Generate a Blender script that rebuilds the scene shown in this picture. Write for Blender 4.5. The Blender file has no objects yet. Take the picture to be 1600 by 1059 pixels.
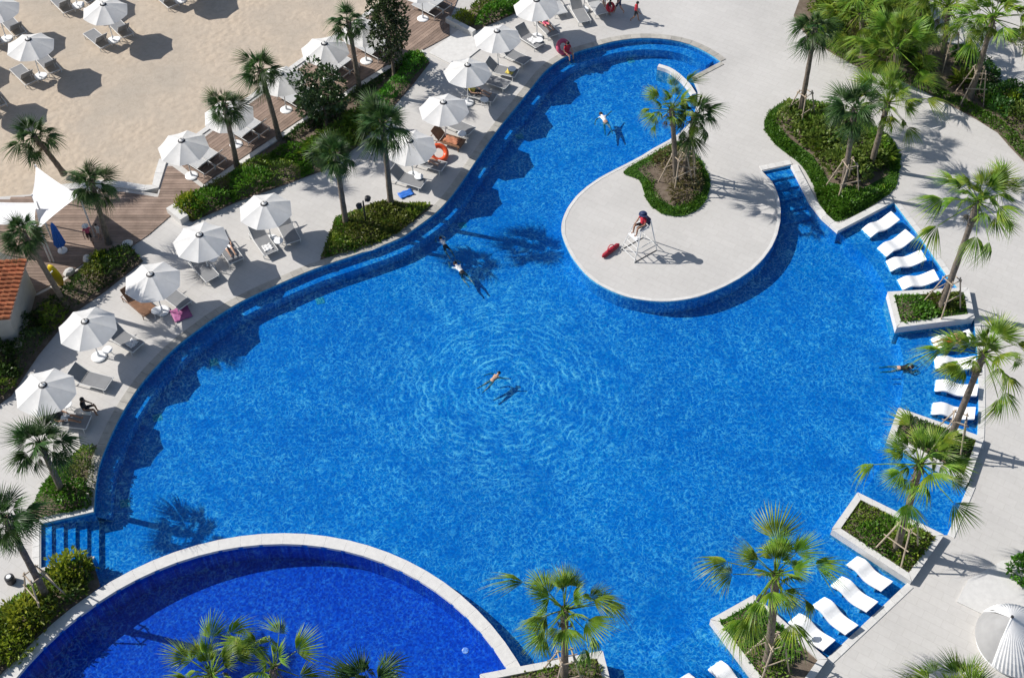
import bpy, bmesh, math, random
import numpy as np
from mathutils import Vector, Matrix
from mathutils.geometry import tessellate_polygon
R = math.radians
random.seed(7); rng = np.random.default_rng(7)
scene = bpy.context.scene
C = scene.collection

# ------------------------------------------------------------------ camera, sky, sun, exposure
CAM_H, PITCH, FPX = 47.0, 50.5, 1957.0
cam = bpy.data.cameras.new('camera'); cam.sensor_width = 36.0; cam.lens = 36.0 * FPX / 1600.0
cam.clip_start = 0.5; cam.clip_end = 2000.0
camo = bpy.data.objects.new('camera', cam); C.objects.link(camo)
camo.location = (0, 0, CAM_H); camo.rotation_euler = (R(90 - PITCH), 0, 0)
scene.camera = camo

SUN_EL, SUN_AZ = 40.0, 165.0            # direction towards the sun, azimuth from +X
sv = Vector((math.cos(R(SUN_EL)) * math.cos(R(SUN_AZ)), math.cos(R(SUN_EL)) * math.sin(R(SUN_AZ)), math.sin(R(SUN_EL))))
world = bpy.data.worlds.new('World'); scene.world = world; world.use_nodes = True
wn = world.node_tree; wn.nodes.clear()
sky = wn.nodes.new('ShaderNodeTexSky'); sky.sky_type = 'NISHITA'; sky.sun_disc = False
sky.sun_elevation = R(SUN_EL); sky.sun_rotation = math.atan2(sv.x, sv.y) % (2 * math.pi)
bg = wn.nodes.new('ShaderNodeBackground'); bg.inputs['Strength'].default_value = 0.085
wo = wn.nodes.new('ShaderNodeOutputWorld')
wn.links.new(sky.outputs[0], bg.inputs[0]); wn.links.new(bg.outputs[0], wo.inputs[0])
sl = bpy.data.lights.new('sun', 'SUN'); sl.energy = 4.6; sl.angle = R(0.5); sl.color = (1.0, 0.955, 0.89)
so = bpy.data.objects.new('sun', sl); C.objects.link(so)
so.rotation_euler = (-sv).to_track_quat('-Z', 'Y').to_euler(); so.location = (-30, 40, 60)
scene.view_settings.view_transform = 'Standard'; scene.view_settings.look = 'None'
scene.view_settings.exposure = 0.25; scene.view_settings.gamma = 1.0
scene.view_settings.use_curve_mapping = False
scene.render.engine = 'CYCLES'
scene.cycles.max_bounces = 5; scene.cycles.diffuse_bounces = 2; scene.cycles.glossy_bounces = 2; scene.cycles.transparent_max_bounces = 8; scene.cycles.transmission_bounces = 2; scene.cycles.adaptive_threshold = 0.02
scene.cycles.use_denoising = True

# ------------------------------------------------------------------ helpers
def G(px, py, z=0.0):
    """a point of the surveyed plan: where the sight line of the photograph meets height z"""
    t = R(PITCH); u = (px - 800) / FPX; v = (529.5 - py) / FPX
    d = (u, math.cos(t) + v * math.sin(t), -math.sin(t) + v * math.cos(t))
    s = (z - CAM_H) / d[2]
    return Vector((d[0] * s, d[1] * s, z))
def P2(pts, z=0.0): return [G(x, y, z).xy for x, y in pts]
def spline(pts, n=5, closed=False):
    pts = [Vector(p) for p in pts]; out = []; m = len(pts)
    rngs = range(m) if closed else range(m - 1)
    for i in rngs:
        p1, p2 = pts[i], pts[(i + 1) % m]
        p0 = pts[i - 1] if (closed or i > 0) else p1 * 2 - p2
        p3 = pts[(i + 2) % m] if (closed or i + 2 < m) else p2 * 2 - p1
        for k in range(n):
            t = k / n
            out.append(0.5 * ((2 * p1) + (p2 - p0) * t + (2 * p0 - 5 * p1 + 4 * p2 - p3) * t * t + (3 * p1 - p0 - 3 * p2 + p3) * t ** 3))
    if not closed: out.append(pts[-1])
    return out
def offset(line, d, closed=False):
    """shift a 2D line to its right by d"""
    out = []; m = len(line)
    for i in range(m):
        a = line[i - 1] if (i > 0 or closed) else line[i]
        b = line[(i + 1) % m] if (i < m - 1 or closed) else line[i]
        t = (b - a)
        if t.length < 1e-6: t = Vector((1, 0))
        t = t.normalized(); out.append(line[i] + Vector((t.y, -t.x)) * d)
    return out
def inside(p, poly):
    c = False; n = len(poly); j = n - 1
    for i in range(n):
        if ((poly[i][1] > p[1]) != (poly[j][1] > p[1])) and p[0] < (poly[j][0] - poly[i][0]) * (p[1] - poly[i][1]) / (poly[j][1] - poly[i][1]) + poly[i][0]: c = not c
        j = i
    return c
def link(o, parent=None):
    C.objects.link(o)
    if parent: o.parent = parent
    return o
def obj(name, mesh, mat=None, parent=None, loc=None, rot=None):
    o = bpy.data.objects.new(name, mesh)
    if mat is not None and not mesh.materials: mesh.materials.append(mat)
    if loc is not None: o.location = loc
    if rot is not None: o.rotation_euler = rot
    return link(o, parent)
def tag(o, label=None, cat=None, group=None, kind=None):
    if label: o['label'] = label
    if cat: o['category'] = cat
    if group: o['group'] = group
    if kind: o['kind'] = kind
    return o
def thing(name, label, cat, loc=(0, 0, 0), rz=0.0, group=None):
    o = bpy.data.objects.new(name, None); C.objects.link(o); o.location = loc; o.rotation_euler = (0, 0, rz)
    o.empty_display_size = 0.2
    return tag(o, label, cat, group)
class MB:
    def __init__(s): s.v = []; s.f = []; s.m = []
    def add(s, v, f, mi=0):
        n = len(s.v); s.v += [tuple(p) for p in v]; s.f += [tuple(i + n for i in q) for q in f]; s.m += [mi] * len(f); return s
    def box(s, c, d, rz=0.0, mi=0, taper=1.0):
        cx, cy, cz = c; dx, dy, dz = d[0] / 2, d[1] / 2, d[2] / 2; ca, sa = math.cos(rz), math.sin(rz); v = []
        for z in (-1, 1):
            k = taper if z > 0 else 1.0
            for x, y in ((-1, -1), (1, -1), (1, 1), (-1, 1)):
                X, Y = x * dx * k, y * dy * k; v.append((cx + X * ca - Y * sa, cy + X * sa + Y * ca, cz + z * dz))
        return s.add(v, [(3, 2, 1, 0), (4, 5, 6, 7), (0, 1, 5, 4), (1, 2, 6, 5), (2, 3, 7, 6), (3, 0, 4, 7)], mi)
    def tube(s, pts, rad, n=8, mi=0, cap=True):
        pts = [Vector(p) for p in pts]; k = len(pts); rad = rad if isinstance(rad, (list, tuple)) else [rad] * k; rings = []
        up = Vector((0, 0, 1))
        for i, p in enumerate(pts):
            t = (pts[min(i + 1, k - 1)] - pts[max(i - 1, 0)]).normalized()
            a = t.cross(up if abs(t.dot(up)) < 0.95 else Vector((1, 0, 0))).normalized(); b = t.cross(a)
            rings.append([p + (a * math.cos(2 * math.pi * j / n) + b * math.sin(2 * math.pi * j / n)) * rad[i] for j in range(n)])
        v = [q for r_ in rings for q in r_]; f = []
        for i in range(k - 1):
            for j in range(n):
                j2 = (j + 1) % n; f.append((i * n + j, i * n + j2, (i + 1) * n + j2, (i + 1) * n + j))
        if cap: f += [tuple(range(n)), tuple((k - 1) * n + j for j in reversed(range(n)))]
        return s.add(v, f, mi)
    def lathe(s, prof, n=16, mi=0, c=(0, 0, 0)):
        v = []; f = []
        for r_, z in prof:
            for j in range(n):
                a = 2 * math.pi * j / n; v.append((c[0] + r_ * math.cos(a), c[1] + r_ * math.sin(a), c[2] + z))
        for i in range(len(prof) - 1):
            for j in range(n):
                j2 = (j + 1) % n; f.append((i * n + j, i * n + j2, (i + 1) * n + j2, (i + 1) * n + j))
        f += [tuple(reversed(range(n))), tuple((len(prof) - 1) * n + j for j in range(n))]
        return s.add(v, f, mi)
    def blob(s, c, rx, ry, rz, mi=0, n=8, m=6):
        prof = [(math.sin(math.pi * i / m), -math.cos(math.pi * i / m)) for i in range(m + 1)]
        v = []; f = []
        for a, z in prof:
            for j in range(n):
                t = 2 * math.pi * j / n; v.append((c[0] + rx * a * math.cos(t), c[1] + ry * a * math.sin(t), c[2] + rz * z))
        for i in range(m):
            for j in range(n):
                j2 = (j + 1) % n; f.append((i * n + j, i * n + j2, (i + 1) * n + j2, (i + 1) * n + j))
        return s.add(v, f, mi)
    def mesh(s, name, mats=(), smooth=False):
        me = bpy.data.meshes.new(name); me.from_pydata(s.v, [], s.f)
        for m in mats: me.materials.append(m)
        if any(s.m): me.polygons.foreach_set('material_index', s.m)
        if smooth: me.polygons.foreach_set('use_smooth', [True] * len(me.polygons))
        me.update(); return me
def sheet(name, poly, z, mat, holes=(), kind='structure', parent=None):
    loops = [[Vector((p[0], p[1], z)) for p in L] for L in [poly] + list(holes)]
    tris = tessellate_polygon(loops); v = [p for L in loops for p in L]
    me = bpy.data.meshes.new(name); f = []
    for t in tris:
        a, b, c = (v[i] for i in t)
        f.append(tuple(t) if (b - a).cross(c - a).z > 0 else tuple(reversed(t)))
    me.from_pydata([tuple(p) for p in v], [], f); me.update()
    o = obj(name, me, mat, parent)
    if kind and not parent: o['kind'] = kind
    return o
def wall_strip(name, line, z0, z1, mat, parent=None, closed=False, flip=False):
    n = len(line); v = [(p[0], p[1], z0) for p in line] + [(p[0], p[1], z1) for p in line]
    f = [(i, (i + 1) % n, n + (i + 1) % n, n + i) for i in range(n if closed else n - 1)]
    me = bpy.data.meshes.new(name); me.from_pydata(v, [], f); me.update()
    o = obj(name, me, mat, parent)
    if not parent: o['kind'] = 'structure'
    return o
def resample(line, step):
    L = [0.0]
    for a, b in zip(line, line[1:]): L.append(L[-1] + (b - a).length)
    n = max(1, round(L[-1] / step)); out = []; k = 0
    for i in range(n + 1):
        t = L[-1] * i / n
        while k < len(L) - 2 and L[k + 1] < t: k += 1
        s = (t - L[k]) / max(1e-9, L[k + 1] - L[k]); out.append(line[k].lerp(line[k + 1], s))
    return out
def stones(parent, line, w, z0, z1, step, mat, name='coping_stone', gap=0.012, side=-1):
    """coping stones laid along a line, each an object of its own"""
    fine = resample(line, step)
    off = offset(fine, w * side)
    for i in range(len(fine) - 1):
        a, b, c, d = fine[i], fine[i + 1], off[i + 1], off[i]
        t = (b - a).normalized() * gap * 0.5
        dz = random.uniform(-0.0015, 0.0015)
        q = [a + t, b - t, c - t, d + t]; ce = sum(q, Vector((0, 0))) / 4
        ins = [p + (ce - p).normalized() * 0.006 for p in q]
        v = [(p.x, p.y, z0) for p in q] + [(p.x, p.y, z1 + dz - 0.004) for p in q] + [(p.x, p.y, z1 + dz) for p in ins]
        f = [(0, 1, 5, 4), (1, 2, 6, 5), (2, 3, 7, 6), (3, 0, 4, 7), (4, 5, 9, 8), (5, 6, 10, 9), (6, 7, 11, 10), (7, 4, 8, 11), (8, 9, 10, 11), (3, 2, 1, 0)]
        me = bpy.data.meshes.new(name); me.from_pydata(v, [], f); me.update()
        bm = bmesh.new(); bm.from_mesh(me); bmesh.ops.recalc_face_normals(bm, faces=bm.faces); bm.to_mesh(me); bm.free()
        obj(name, me, mat, parent)

# ------------------------------------------------------------------ materials
MATS = {}
def nmat(name):
    m = bpy.data.materials.new(name); m.use_nodes = True; nt = m.node_tree; nt.nodes.clear()
    out = nt.nodes.new('ShaderNodeOutputMaterial'); MATS[name] = m
    return m, nt, out
def N(nt, t, **kw):
    n = nt.nodes.new(t)
    for k, v in kw.items():
        if hasattr(n, k) and k not in n.inputs: setattr(n, k, v)
        else: n.inputs[k].default_value = v
    return n
def ramp(nt, fac, stops):
    r_ = nt.nodes.new('ShaderNodeValToRGB'); e = r_.color_ramp.elements
    while len(e) > 1: e.remove(e[-1])
    e[0].position = stops[0][0]; e[0].color = (*stops[0][1], 1)
    for p, c in stops[1:]:
        q = e.new(p); q.color = (*c, 1)
    nt.links.new(fac, r_.inputs[0]); return r_
def math_(nt, op, a, b=None, clamp=False):
    n = nt.nodes.new('ShaderNodeMath'); n.operation = op; n.use_clamp = clamp
    for i, x in enumerate((a, b)):
        if x is None: continue
        if isinstance(x, (int, float)): n.inputs[i].default_value = x
        else: nt.links.new(x, n.inputs[i])
    return n.outputs[0]
def mottled(name, c1, c2, scale=3.0, rough=0.75, bump=0.15, bscale=None, c3=None, spec=0.3, coord='pos', rnd=0.0, detail=6):
    m, nt, out = nmat(name); b = N(nt, 'ShaderNodeBsdfPrincipled', Roughness=rough); b.inputs['Specular IOR Level'].default_value = spec
    if coord == 'pos': src = N(nt, 'ShaderNodeNewGeometry').outputs['Position']
    else: src = N(nt, 'ShaderNodeTexCoord').outputs['Object']
    no = N(nt, 'ShaderNodeTexNoise', Scale=scale, Detail=detail, Roughness=0.62); nt.links.new(src, no.inputs['Vector'])
    st = [(0.3, c1), (0.7, c2)] if c3 is None else [(0.25, c1), (0.5, c2), (0.75, c3)]
    r_ = ramp(nt, no.outputs['Fac'], st); col = r_.outputs[0]
    if rnd:
        oi = N(nt, 'ShaderNodeObjectInfo'); hs = N(nt, 'ShaderNodeHueSaturation')
        v = math_(nt, 'ADD', math_(nt, 'MULTIPLY', oi.outputs['Random'], 2 * rnd), 1.0 - rnd)
        nt.links.new(v, hs.inputs['Value']); nt.links.new(col, hs.inputs['Color']); col = hs.outputs[0]
    nt.links.new(col, b.inputs['Base Color'])
    if bump:
        nb = N(nt, 'ShaderNodeTexNoise', Scale=bscale or scale * 6, Detail=5); nt.links.new(src, nb.inputs['Vector'])
        bp = N(nt, 'ShaderNodeBump', Strength=bump, Distance=0.03); nt.links.new(nb.outputs['Fac'], bp.inputs['Height']); nt.links.new(bp.outputs[0], b.inputs['Normal'])
    nt.links.new(b.outputs[0], out.inputs[0]); return m
def plain(name, col, rough=0.6, spec=0.4, rnd=0.0, metal=0.0):
    m = mottled(name, tuple(c * 0.9 for c in col), tuple(min(1, c * 1.07) for c in col), scale=9.0, rough=rough, bump=0.0, spec=spec, coord='obj', rnd=rnd)
    return m

def deck_material():
    m, nt, out = nmat('stone_deck'); b = N(nt, 'ShaderNodeBsdfPrincipled', Roughness=0.72); b.inputs['Specular IOR Level'].default_value = 0.25
    pos = N(nt, 'ShaderNodeNewGeometry').outputs['Position']
    mp = N(nt, 'ShaderNodeMapping'); mp.inputs['Rotation'].default_value = (0, 0, R(32)); nt.links.new(pos, mp.inputs['Vector'])
    n1 = N(nt, 'ShaderNodeTexNoise', Scale=0.22, Detail=7, Roughness=0.6); nt.links.new(pos, n1.inputs['Vector'])
    n2 = N(nt, 'ShaderNodeTexNoise', Scale=5.0, Detail=6, Roughness=0.7); nt.links.new(pos, n2.inputs['Vector'])
    c1 = ramp(nt, n1.outputs['Fac'], [(0.3, (0.485, 0.472, 0.453)), (0.5, (0.535, 0.52, 0.499)), (0.72, (0.57, 0.555, 0.534))])
    c2 = ramp(nt, n2.outputs['Fac'], [(0.3, (0.95, 0.945, 0.94)), (0.7, (1.03, 1.03, 1.03))])
    mx = N(nt, 'ShaderNodeMixRGB', blend_type='MULTIPLY'); mx.inputs[0].default_value = 1.0
    nt.links.new(c1.outputs[0], mx.inputs[1]); nt.links.new(c2.outputs[0], mx.inputs[2])
    br = N(nt, 'ShaderNodeTexBrick', Scale=1.0); br.offset = 0.5
    for k, v in (('Mortar Size', 0.012), ('Brick Width', 0.8), ('Row Height', 0.4), ('Mortar Smooth', 0.3), ('Bias', -0.2)): br.inputs[k].default_value = v
    br.inputs['Color1'].default_value = (0.965, 0.965, 0.965, 1); br.inputs['Color2'].default_value = (1.02, 1.02, 1.02, 1); br.inputs['Mortar'].default_value = (0.86, 0.85, 0.84, 1)
    nt.links.new(mp.outputs[0], br.inputs['Vector'])
    m2 = N(nt, 'ShaderNodeMixRGB', blend_type='MULTIPLY'); m2.inputs[0].default_value = 0.8
    nt.links.new(mx.outputs[0], m2.inputs[1]); nt.links.new(br.outputs['Color'], m2.inputs[2])
    nt.links.new(m2.outputs[0], b.inputs['Base Color'])
    bp = N(nt, 'ShaderNodeBump', Strength=0.2, Distance=0.02); nt.links.new(n2.outputs['Fac'], bp.inputs['Height']); nt.links.new(bp.outputs[0], b.inputs['Normal'])
    nt.links.new(b.outputs[0], out.inputs[0]); return m
def sand_material():
    m, nt, out = nmat('beach_sand'); b = N(nt, 'ShaderNodeBsdfPrincipled', Roughness=0.95); b.inputs['Specular IOR Level'].default_value = 0.1
    pos = N(nt, 'ShaderNodeNewGeometry').outputs['Position']
    n1 = N(nt, 'ShaderNodeTexNoise', Scale=0.16, Detail=6, Roughness=0.6); n2 = N(nt, 'ShaderNodeTexNoise', Scale=2.6, Detail=8, Roughness=0.75, Distortion=0.8)
    for n in (n1, n2): nt.links.new(pos, n.inputs['Vector'])
    c1 = ramp(nt, n1.outputs['Fac'], [(0.35, (0.43, 0.376, 0.312)), (0.5, (0.485, 0.412, 0.332)), (0.65, (0.525, 0.435, 0.338))])
    c2 = ramp(nt, n2.outputs['Fac'], [(0.3, (0.80, 0.79, 0.78)), (0.55, (1.0, 1.0, 1.0)), (0.75, (1.06, 1.05, 1.03))])
    mx = N(nt, 'ShaderNodeMixRGB', blend_type='MULTIPLY'); mx.inputs[0].default_value = 0.8
    nt.links.new(c1.outputs[0], mx.inputs[1]); nt.links.new(c2.outputs[0], mx.inputs[2]); nt.links.new(mx.outputs[0], b.inputs['Base Color'])
    vo = N(nt, 'ShaderNodeTexVoronoi', Scale=2.6, feature='SMOOTH_F1', voronoi_dimensions='2D'); nt.links.new(pos, vo.inputs['Vector'])
    pr = math_(nt, 'MULTIPLY', math_(nt, 'MULTIPLY', vo.outputs['Distance'], 1.6, True), math_(nt, 'MULTIPLY', math_(nt, 'SUBTRACT', n1.outputs['Fac'], 0.42), 8.0, True))
    bp = N(nt, 'ShaderNodeBump', Strength=0.42, Distance=0.06); nt.links.new(math_(nt, 'ADD', n2.outputs['Fac'], pr), bp.inputs['Height']); nt.links.new(bp.outputs[0], b.inputs['Normal'])
    nt.links.new(b.outputs[0], out.inputs[0]); return m
def tile_material(name, dark, mid, light):
    """small glass mosaic in mixed blues"""
    m, nt, out = nmat(name); b = N(nt, 'ShaderNodeBsdfPrincipled', Roughness=0.35); b.inputs['Specular IOR Level'].default_value = 0.3
    pos = N(nt, 'ShaderNodeNewGeometry').outputs['Position']
    vo = N(nt, 'ShaderNodeTexVoronoi', Scale=11.0, voronoi_dimensions='2D'); vo.distance = 'CHEBYCHEV'; vo.inputs['Randomness'].default_value = 0.15; nt.links.new(pos, vo.inputs['Vector'])
    sp = N(nt, 'ShaderNodeSeparateColor'); nt.links.new(vo.outputs['Color'], sp.inputs[0])
    c = ramp(nt, sp.outputs[0], [(0.0, dark), (0.5, mid), (1.0, light)])
    n1 = N(nt, 'ShaderNodeTexNoise', Scale=0.18, Detail=4); nt.links.new(pos, n1.inputs['Vector'])
    c2 = ramp(nt, n1.outputs['Fac'], [(0.3, (0.92, 0.92, 0.95)), (0.7, (1.06, 1.06, 1.04))])
    mx = N(nt, 'ShaderNodeMixRGB', blend_type='MULTIPLY'); mx.inputs[0].default_value = 1.0
    nt.links.new(c.outputs[0], mx.inputs[1]); nt.links.new(c2.outputs[0], mx.inputs[2]); nt.links.new(mx.outputs[0], b.inputs['Base Color'])
    nt.links.new(b.outputs[0], out.inputs[0]); return m
def water_material(name, tint, centres, scale=3.5, hi=(1.0, 1.0, 1.0), cm=(0.27, 3.4), glint_paint=0.06):
    """pool water: a rippled sheet with caustic lines of light painted into its tint"""
    m, nt, out = nmat(name); L = nt.links.new
    pos = N(nt, 'ShaderNodeNewGeometry').outputs['Position']
    nd = N(nt, 'ShaderNodeTexNoise', noise_dimensions='2D', Scale=1.1, Detail=1.0, Roughness=0.6); L(pos, nd.inputs['Vector'])
    ndc = N(nt, 'ShaderNodeVectorMath', operation='MULTIPLY_ADD'); L(nd.outputs['Color'], ndc.inputs[0]); ndc.inputs[1].default_value = (0.65, 0.65, 0); L(pos, ndc.inputs[2])
    wp = ndc.outputs[0]
    na = N(nt, 'ShaderNodeTexNoise', noise_dimensions='2D', Scale=scale, Detail=1.0, Roughness=0.5); L(wp, na.inputs['Vector'])
    nb = N(nt, 'ShaderNodeTexNoise', noise_dimensions='2D', Scale=scale * 1.45, Detail=0.5); L(pos, nb.inputs['Vector'])
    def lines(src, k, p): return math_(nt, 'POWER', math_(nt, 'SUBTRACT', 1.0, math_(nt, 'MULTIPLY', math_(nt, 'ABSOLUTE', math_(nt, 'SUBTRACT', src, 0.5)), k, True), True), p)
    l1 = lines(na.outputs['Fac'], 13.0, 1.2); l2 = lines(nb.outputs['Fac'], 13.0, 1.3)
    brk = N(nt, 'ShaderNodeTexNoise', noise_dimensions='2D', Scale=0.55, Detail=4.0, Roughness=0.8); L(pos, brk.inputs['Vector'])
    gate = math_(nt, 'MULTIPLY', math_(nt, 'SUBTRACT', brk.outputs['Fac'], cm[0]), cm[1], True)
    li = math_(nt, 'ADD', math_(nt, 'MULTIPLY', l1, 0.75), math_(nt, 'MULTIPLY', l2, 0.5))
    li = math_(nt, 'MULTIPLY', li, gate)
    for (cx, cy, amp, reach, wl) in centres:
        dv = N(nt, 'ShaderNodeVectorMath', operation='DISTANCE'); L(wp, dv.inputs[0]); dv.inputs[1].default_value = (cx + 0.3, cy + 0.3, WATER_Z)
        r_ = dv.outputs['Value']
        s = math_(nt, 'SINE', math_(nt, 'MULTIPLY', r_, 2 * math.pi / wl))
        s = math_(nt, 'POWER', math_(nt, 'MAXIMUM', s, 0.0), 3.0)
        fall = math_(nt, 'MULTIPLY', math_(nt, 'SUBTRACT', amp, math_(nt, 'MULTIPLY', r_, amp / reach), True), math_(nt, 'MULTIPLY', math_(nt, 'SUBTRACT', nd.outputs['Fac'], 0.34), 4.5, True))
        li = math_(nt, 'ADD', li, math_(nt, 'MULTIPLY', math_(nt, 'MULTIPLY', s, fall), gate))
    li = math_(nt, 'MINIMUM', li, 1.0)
    wh = N(nt, 'ShaderNodeMixRGB'); L(li, wh.inputs[0]); wh.inputs[1].default_value = (*tint, 1); wh.inputs[2].default_value = (*hi, 1)  # painted caustics: lines and rings brighten the tint
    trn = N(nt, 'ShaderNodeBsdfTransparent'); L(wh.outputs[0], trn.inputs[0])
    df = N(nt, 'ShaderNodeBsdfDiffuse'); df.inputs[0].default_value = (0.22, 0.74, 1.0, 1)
    tr = N(nt, 'ShaderNodeMixShader'); L(math_(nt, 'MULTIPLY', li, glint_paint), tr.inputs[0]); L(trn.outputs[0], tr.inputs[1]); L(df.outputs[0], tr.inputs[2])  # pale diffuse lines painted on the surface as sunlit glints
    gl = N(nt, 'ShaderNodeBsdfGlossy', Roughness=0.05)
    bp = N(nt, 'ShaderNodeBump', Strength=0.35, Distance=0.04); L(math_(nt, 'ADD', na.outputs['Fac'], nd.outputs['Fac']), bp.inputs['Height'])
    L(bp.outputs[0], gl.inputs['Normal'])
    geo = N(nt, 'ShaderNodeNewGeometry'); dt = N(nt, 'ShaderNodeVectorMath', operation='DOT_PRODUCT'); L(geo.outputs['Incoming'], dt.inputs[0]); L(bp.outputs[0], dt.inputs[1])
    fz = math_(nt, 'POWER', math_(nt, 'SUBTRACT', 1.0, math_(nt, 'ABSOLUTE', dt.outputs['Value']), True), 5.0)
    frv = math_(nt, 'ADD', math_(nt, 'MULTIPLY', fz, 0.98), 0.02)       # Schlick, the same from both sides
    mx = N(nt, 'ShaderNodeMixShader'); L(frv, mx.inputs[0]); L(tr.outputs[0], mx.inputs[1]); L(gl.outputs[0], mx.inputs[2])
    L(mx.outputs[0], out.inputs[0]); return m
def leaf_material(name, c1, c2, c3, scale=2.0, trans=0.3, rnd=0.18, rough=0.45):
    m, nt, out = nmat(name); L = nt.links.new
    pos = N(nt, 'ShaderNodeNewGeometry').outputs['Position']
    no = N(nt, 'ShaderNodeTexNoise', Scale=scale, Detail=5, Roughness=0.7); L(pos, no.inputs['Vector'])
    r_ = ramp(nt, no.outputs['Fac'], [(0.28, c1), (0.5, c2), (0.74, c3)])
    oi = N(nt, 'ShaderNodeObjectInfo'); hs = N(nt, 'ShaderNodeHueSaturation')
    L(math_(nt, 'ADD', math_(nt, 'MULTIPLY', oi.outputs['Random'], 2 * rnd), 1.0 - rnd), hs.inputs['Value'])
    L(math_(nt, 'ADD', math_(nt, 'MULTIPLY', oi.outputs['Random'], 0.03), 0.485), hs.inputs['Hue']); L(r_.outputs[0], hs.inputs['Color'])
    b = N(nt, 'ShaderNodeBsdfPrincipled', Roughness=rough); b.inputs['Specular IOR Level'].default_value = 0.45; L(hs.outputs[0], b.inputs['Base Color'])
    t = N(nt, 'ShaderNodeBsdfTranslucent'); L(hs.outputs[0], t.inputs[0])
    mx = N(nt, 'ShaderNodeMixShader'); mx.inputs[0].default_value = trans; L(b.outputs[0], mx.inputs[1]); L(t.outputs[0], mx.inputs[2]); L(mx.outputs[0], out.inputs[0])
    return m
def fabric(name, col, trans=0.25, rough=0.8):
    m, nt, out = nmat(name); L = nt.links.new
    src = N(nt, 'ShaderNodeTexCoord').outputs['Object']
    no = N(nt, 'ShaderNodeTexNoise', Scale=3.0, Detail=5); L(src, no.inputs['Vector'])
    r_ = ramp(nt, no.outputs['Fac'], [(0.3, tuple(c * 0.93 for c in col)), (0.7, tuple(min(1, c * 1.04) for c in col))])
    b = N(nt, 'ShaderNodeBsdfPrincipled', Roughness=rough); b.inputs['Specular IOR Level'].default_value = 0.2; L(r_.outputs[0], b.inputs['Base Color'])
    t = N(nt, 'ShaderNodeBsdfTranslucent'); L(r_.outputs[0], t.inputs[0])
    mx = N(nt, 'ShaderNodeMixShader'); mx.inputs[0].default_value = trans; L(b.outputs[0], mx.inputs[1]); L(t.outputs[0], mx.inputs[2]); L(mx.outputs[0], out.inputs[0])
    return m
M_deck = deck_material(); M_sand = sand_material()
M_coping = mottled('coping_stone', (0.33, 0.315, 0.285), (0.45, 0.43, 0.39), scale=3.0, rnd=0.12)
M_white_stone = mottled('white_stone', (0.56, 0.55, 0.53), (0.66, 0.65, 0.63), scale=4.0, rnd=0.06)
M_cap = mottled('capping', (0.56, 0.55, 0.535), (0.65, 0.64, 0.62), scale=5.0, rnd=0.02)
M_tile = tile_material('blue_mosaic', (0.06, 0.34, 0.57), (0.085, 0.42, 0.645), (0.12, 0.50, 0.72))
M_navy = tile_material('navy_mosaic', (0.006, 0.10, 0.42), (0.008, 0.14, 0.52), (0.014, 0.20, 0.64))
M_wood = mottled('boardwalk_wood', (0.20, 0.145, 0.115), (0.31, 0.23, 0.185), scale=1.4, rough=0.8, rnd=0.22, bump=0.2)
M_brown = mottled('teak', (0.16, 0.085, 0.05), (0.26, 0.14, 0.08), scale=4.0, coord='obj')
M_stake = mottled('stake_wood', (0.33, 0.26, 0.19), (0.48, 0.40, 0.31), scale=5.0)
M_soil = mottled('soil', (0.10, 0.075, 0.055), (0.20, 0.16, 0.125), scale=3.0, rough=0.95, bump=0.5)
M_lawn = mottled('turf', (0.02, 0.07, 0.008), (0.05, 0.13, 0.015), scale=8.0, rough=0.9, bump=0.6, bscale=60)
M_trunk = mottled('palm_trunk', (0.10, 0.08, 0.06), (0.24, 0.20, 0.16), scale=7.0, rough=0.9, bump=0.5)
M_bark = mottled('tree_bark', (0.07, 0.055, 0.04), (0.16, 0.13, 0.10), scale=7.0, rough=0.9)
M_palm_d = leaf_material('palm_leaf_dark', (0.022, 0.06, 0.016), (0.05, 0.115, 0.026), (0.105, 0.185, 0.04))
M_palm_y = leaf_material('palm_leaf_yellow', (0.06, 0.145, 0.014), (0.165, 0.29, 0.028), (0.42, 0.46, 0.055))
M_hedge = leaf_material('hedge_leaf', (0.035, 0.11, 0.010), (0.085, 0.235, 0.018), (0.18, 0.36, 0.04), scale=2.6, trans=0.4)
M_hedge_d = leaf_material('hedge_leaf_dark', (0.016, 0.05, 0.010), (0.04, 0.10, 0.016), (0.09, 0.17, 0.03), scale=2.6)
M_hedge_b = leaf_material('mixed_leaf', (0.05, 0.09, 0.015), (0.14, 0.19, 0.03), (0.27, 0.28, 0.07), scale=3.0, trans=0.4)
M_dry = leaf_material('dry_leaf', (0.07, 0.075, 0.02), (0.16, 0.135, 0.05), (0.30, 0.25, 0.13), scale=4.0)
M_yellow_leaf = leaf_material('yellow_leaf', (0.09, 0.17, 0.012), (0.26, 0.34, 0.025), (0.56, 0.56, 0.08), scale=4.0, trans=0.4)
M_tree_leaf = leaf_material('glossy_leaf', (0.018, 0.042, 0.014), (0.042, 0.080, 0.024), (0.10, 0.15, 0.05), scale=3.0, trans=0.2, rough=0.3)
M_canvas = fabric('white_canvas', (0.74, 0.735, 0.72), 0.2)
M_sail = fabric('white_sail', (0.86, 0.86, 0.87), 0.2)
M_sling = fabric('grey_sling', (0.27, 0.275, 0.285), 0.12, 0.6)
M_sling_l = fabric('pale_sling', (0.50, 0.51, 0.52), 0.12, 0.6)
M_frame = plain('white_aluminium', (0.68, 0.68, 0.67), 0.4)
M_plastic = plain('white_plastic', (0.80, 0.81, 0.82), 0.35)
M_dark = plain('dark_metal', (0.03, 0.03, 0.035), 0.45)
M_grey = plain('grey_cushion', (0.33, 0.34, 0.35), 0.8)
M_matt = plain('pale_cushion', (0.50, 0.50, 0.50), 0.8)
M_grate = plain('pale_glint', (0.35, 0.62, 0.50), 0.5)  # pale colour standing for underwater light glints
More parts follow.
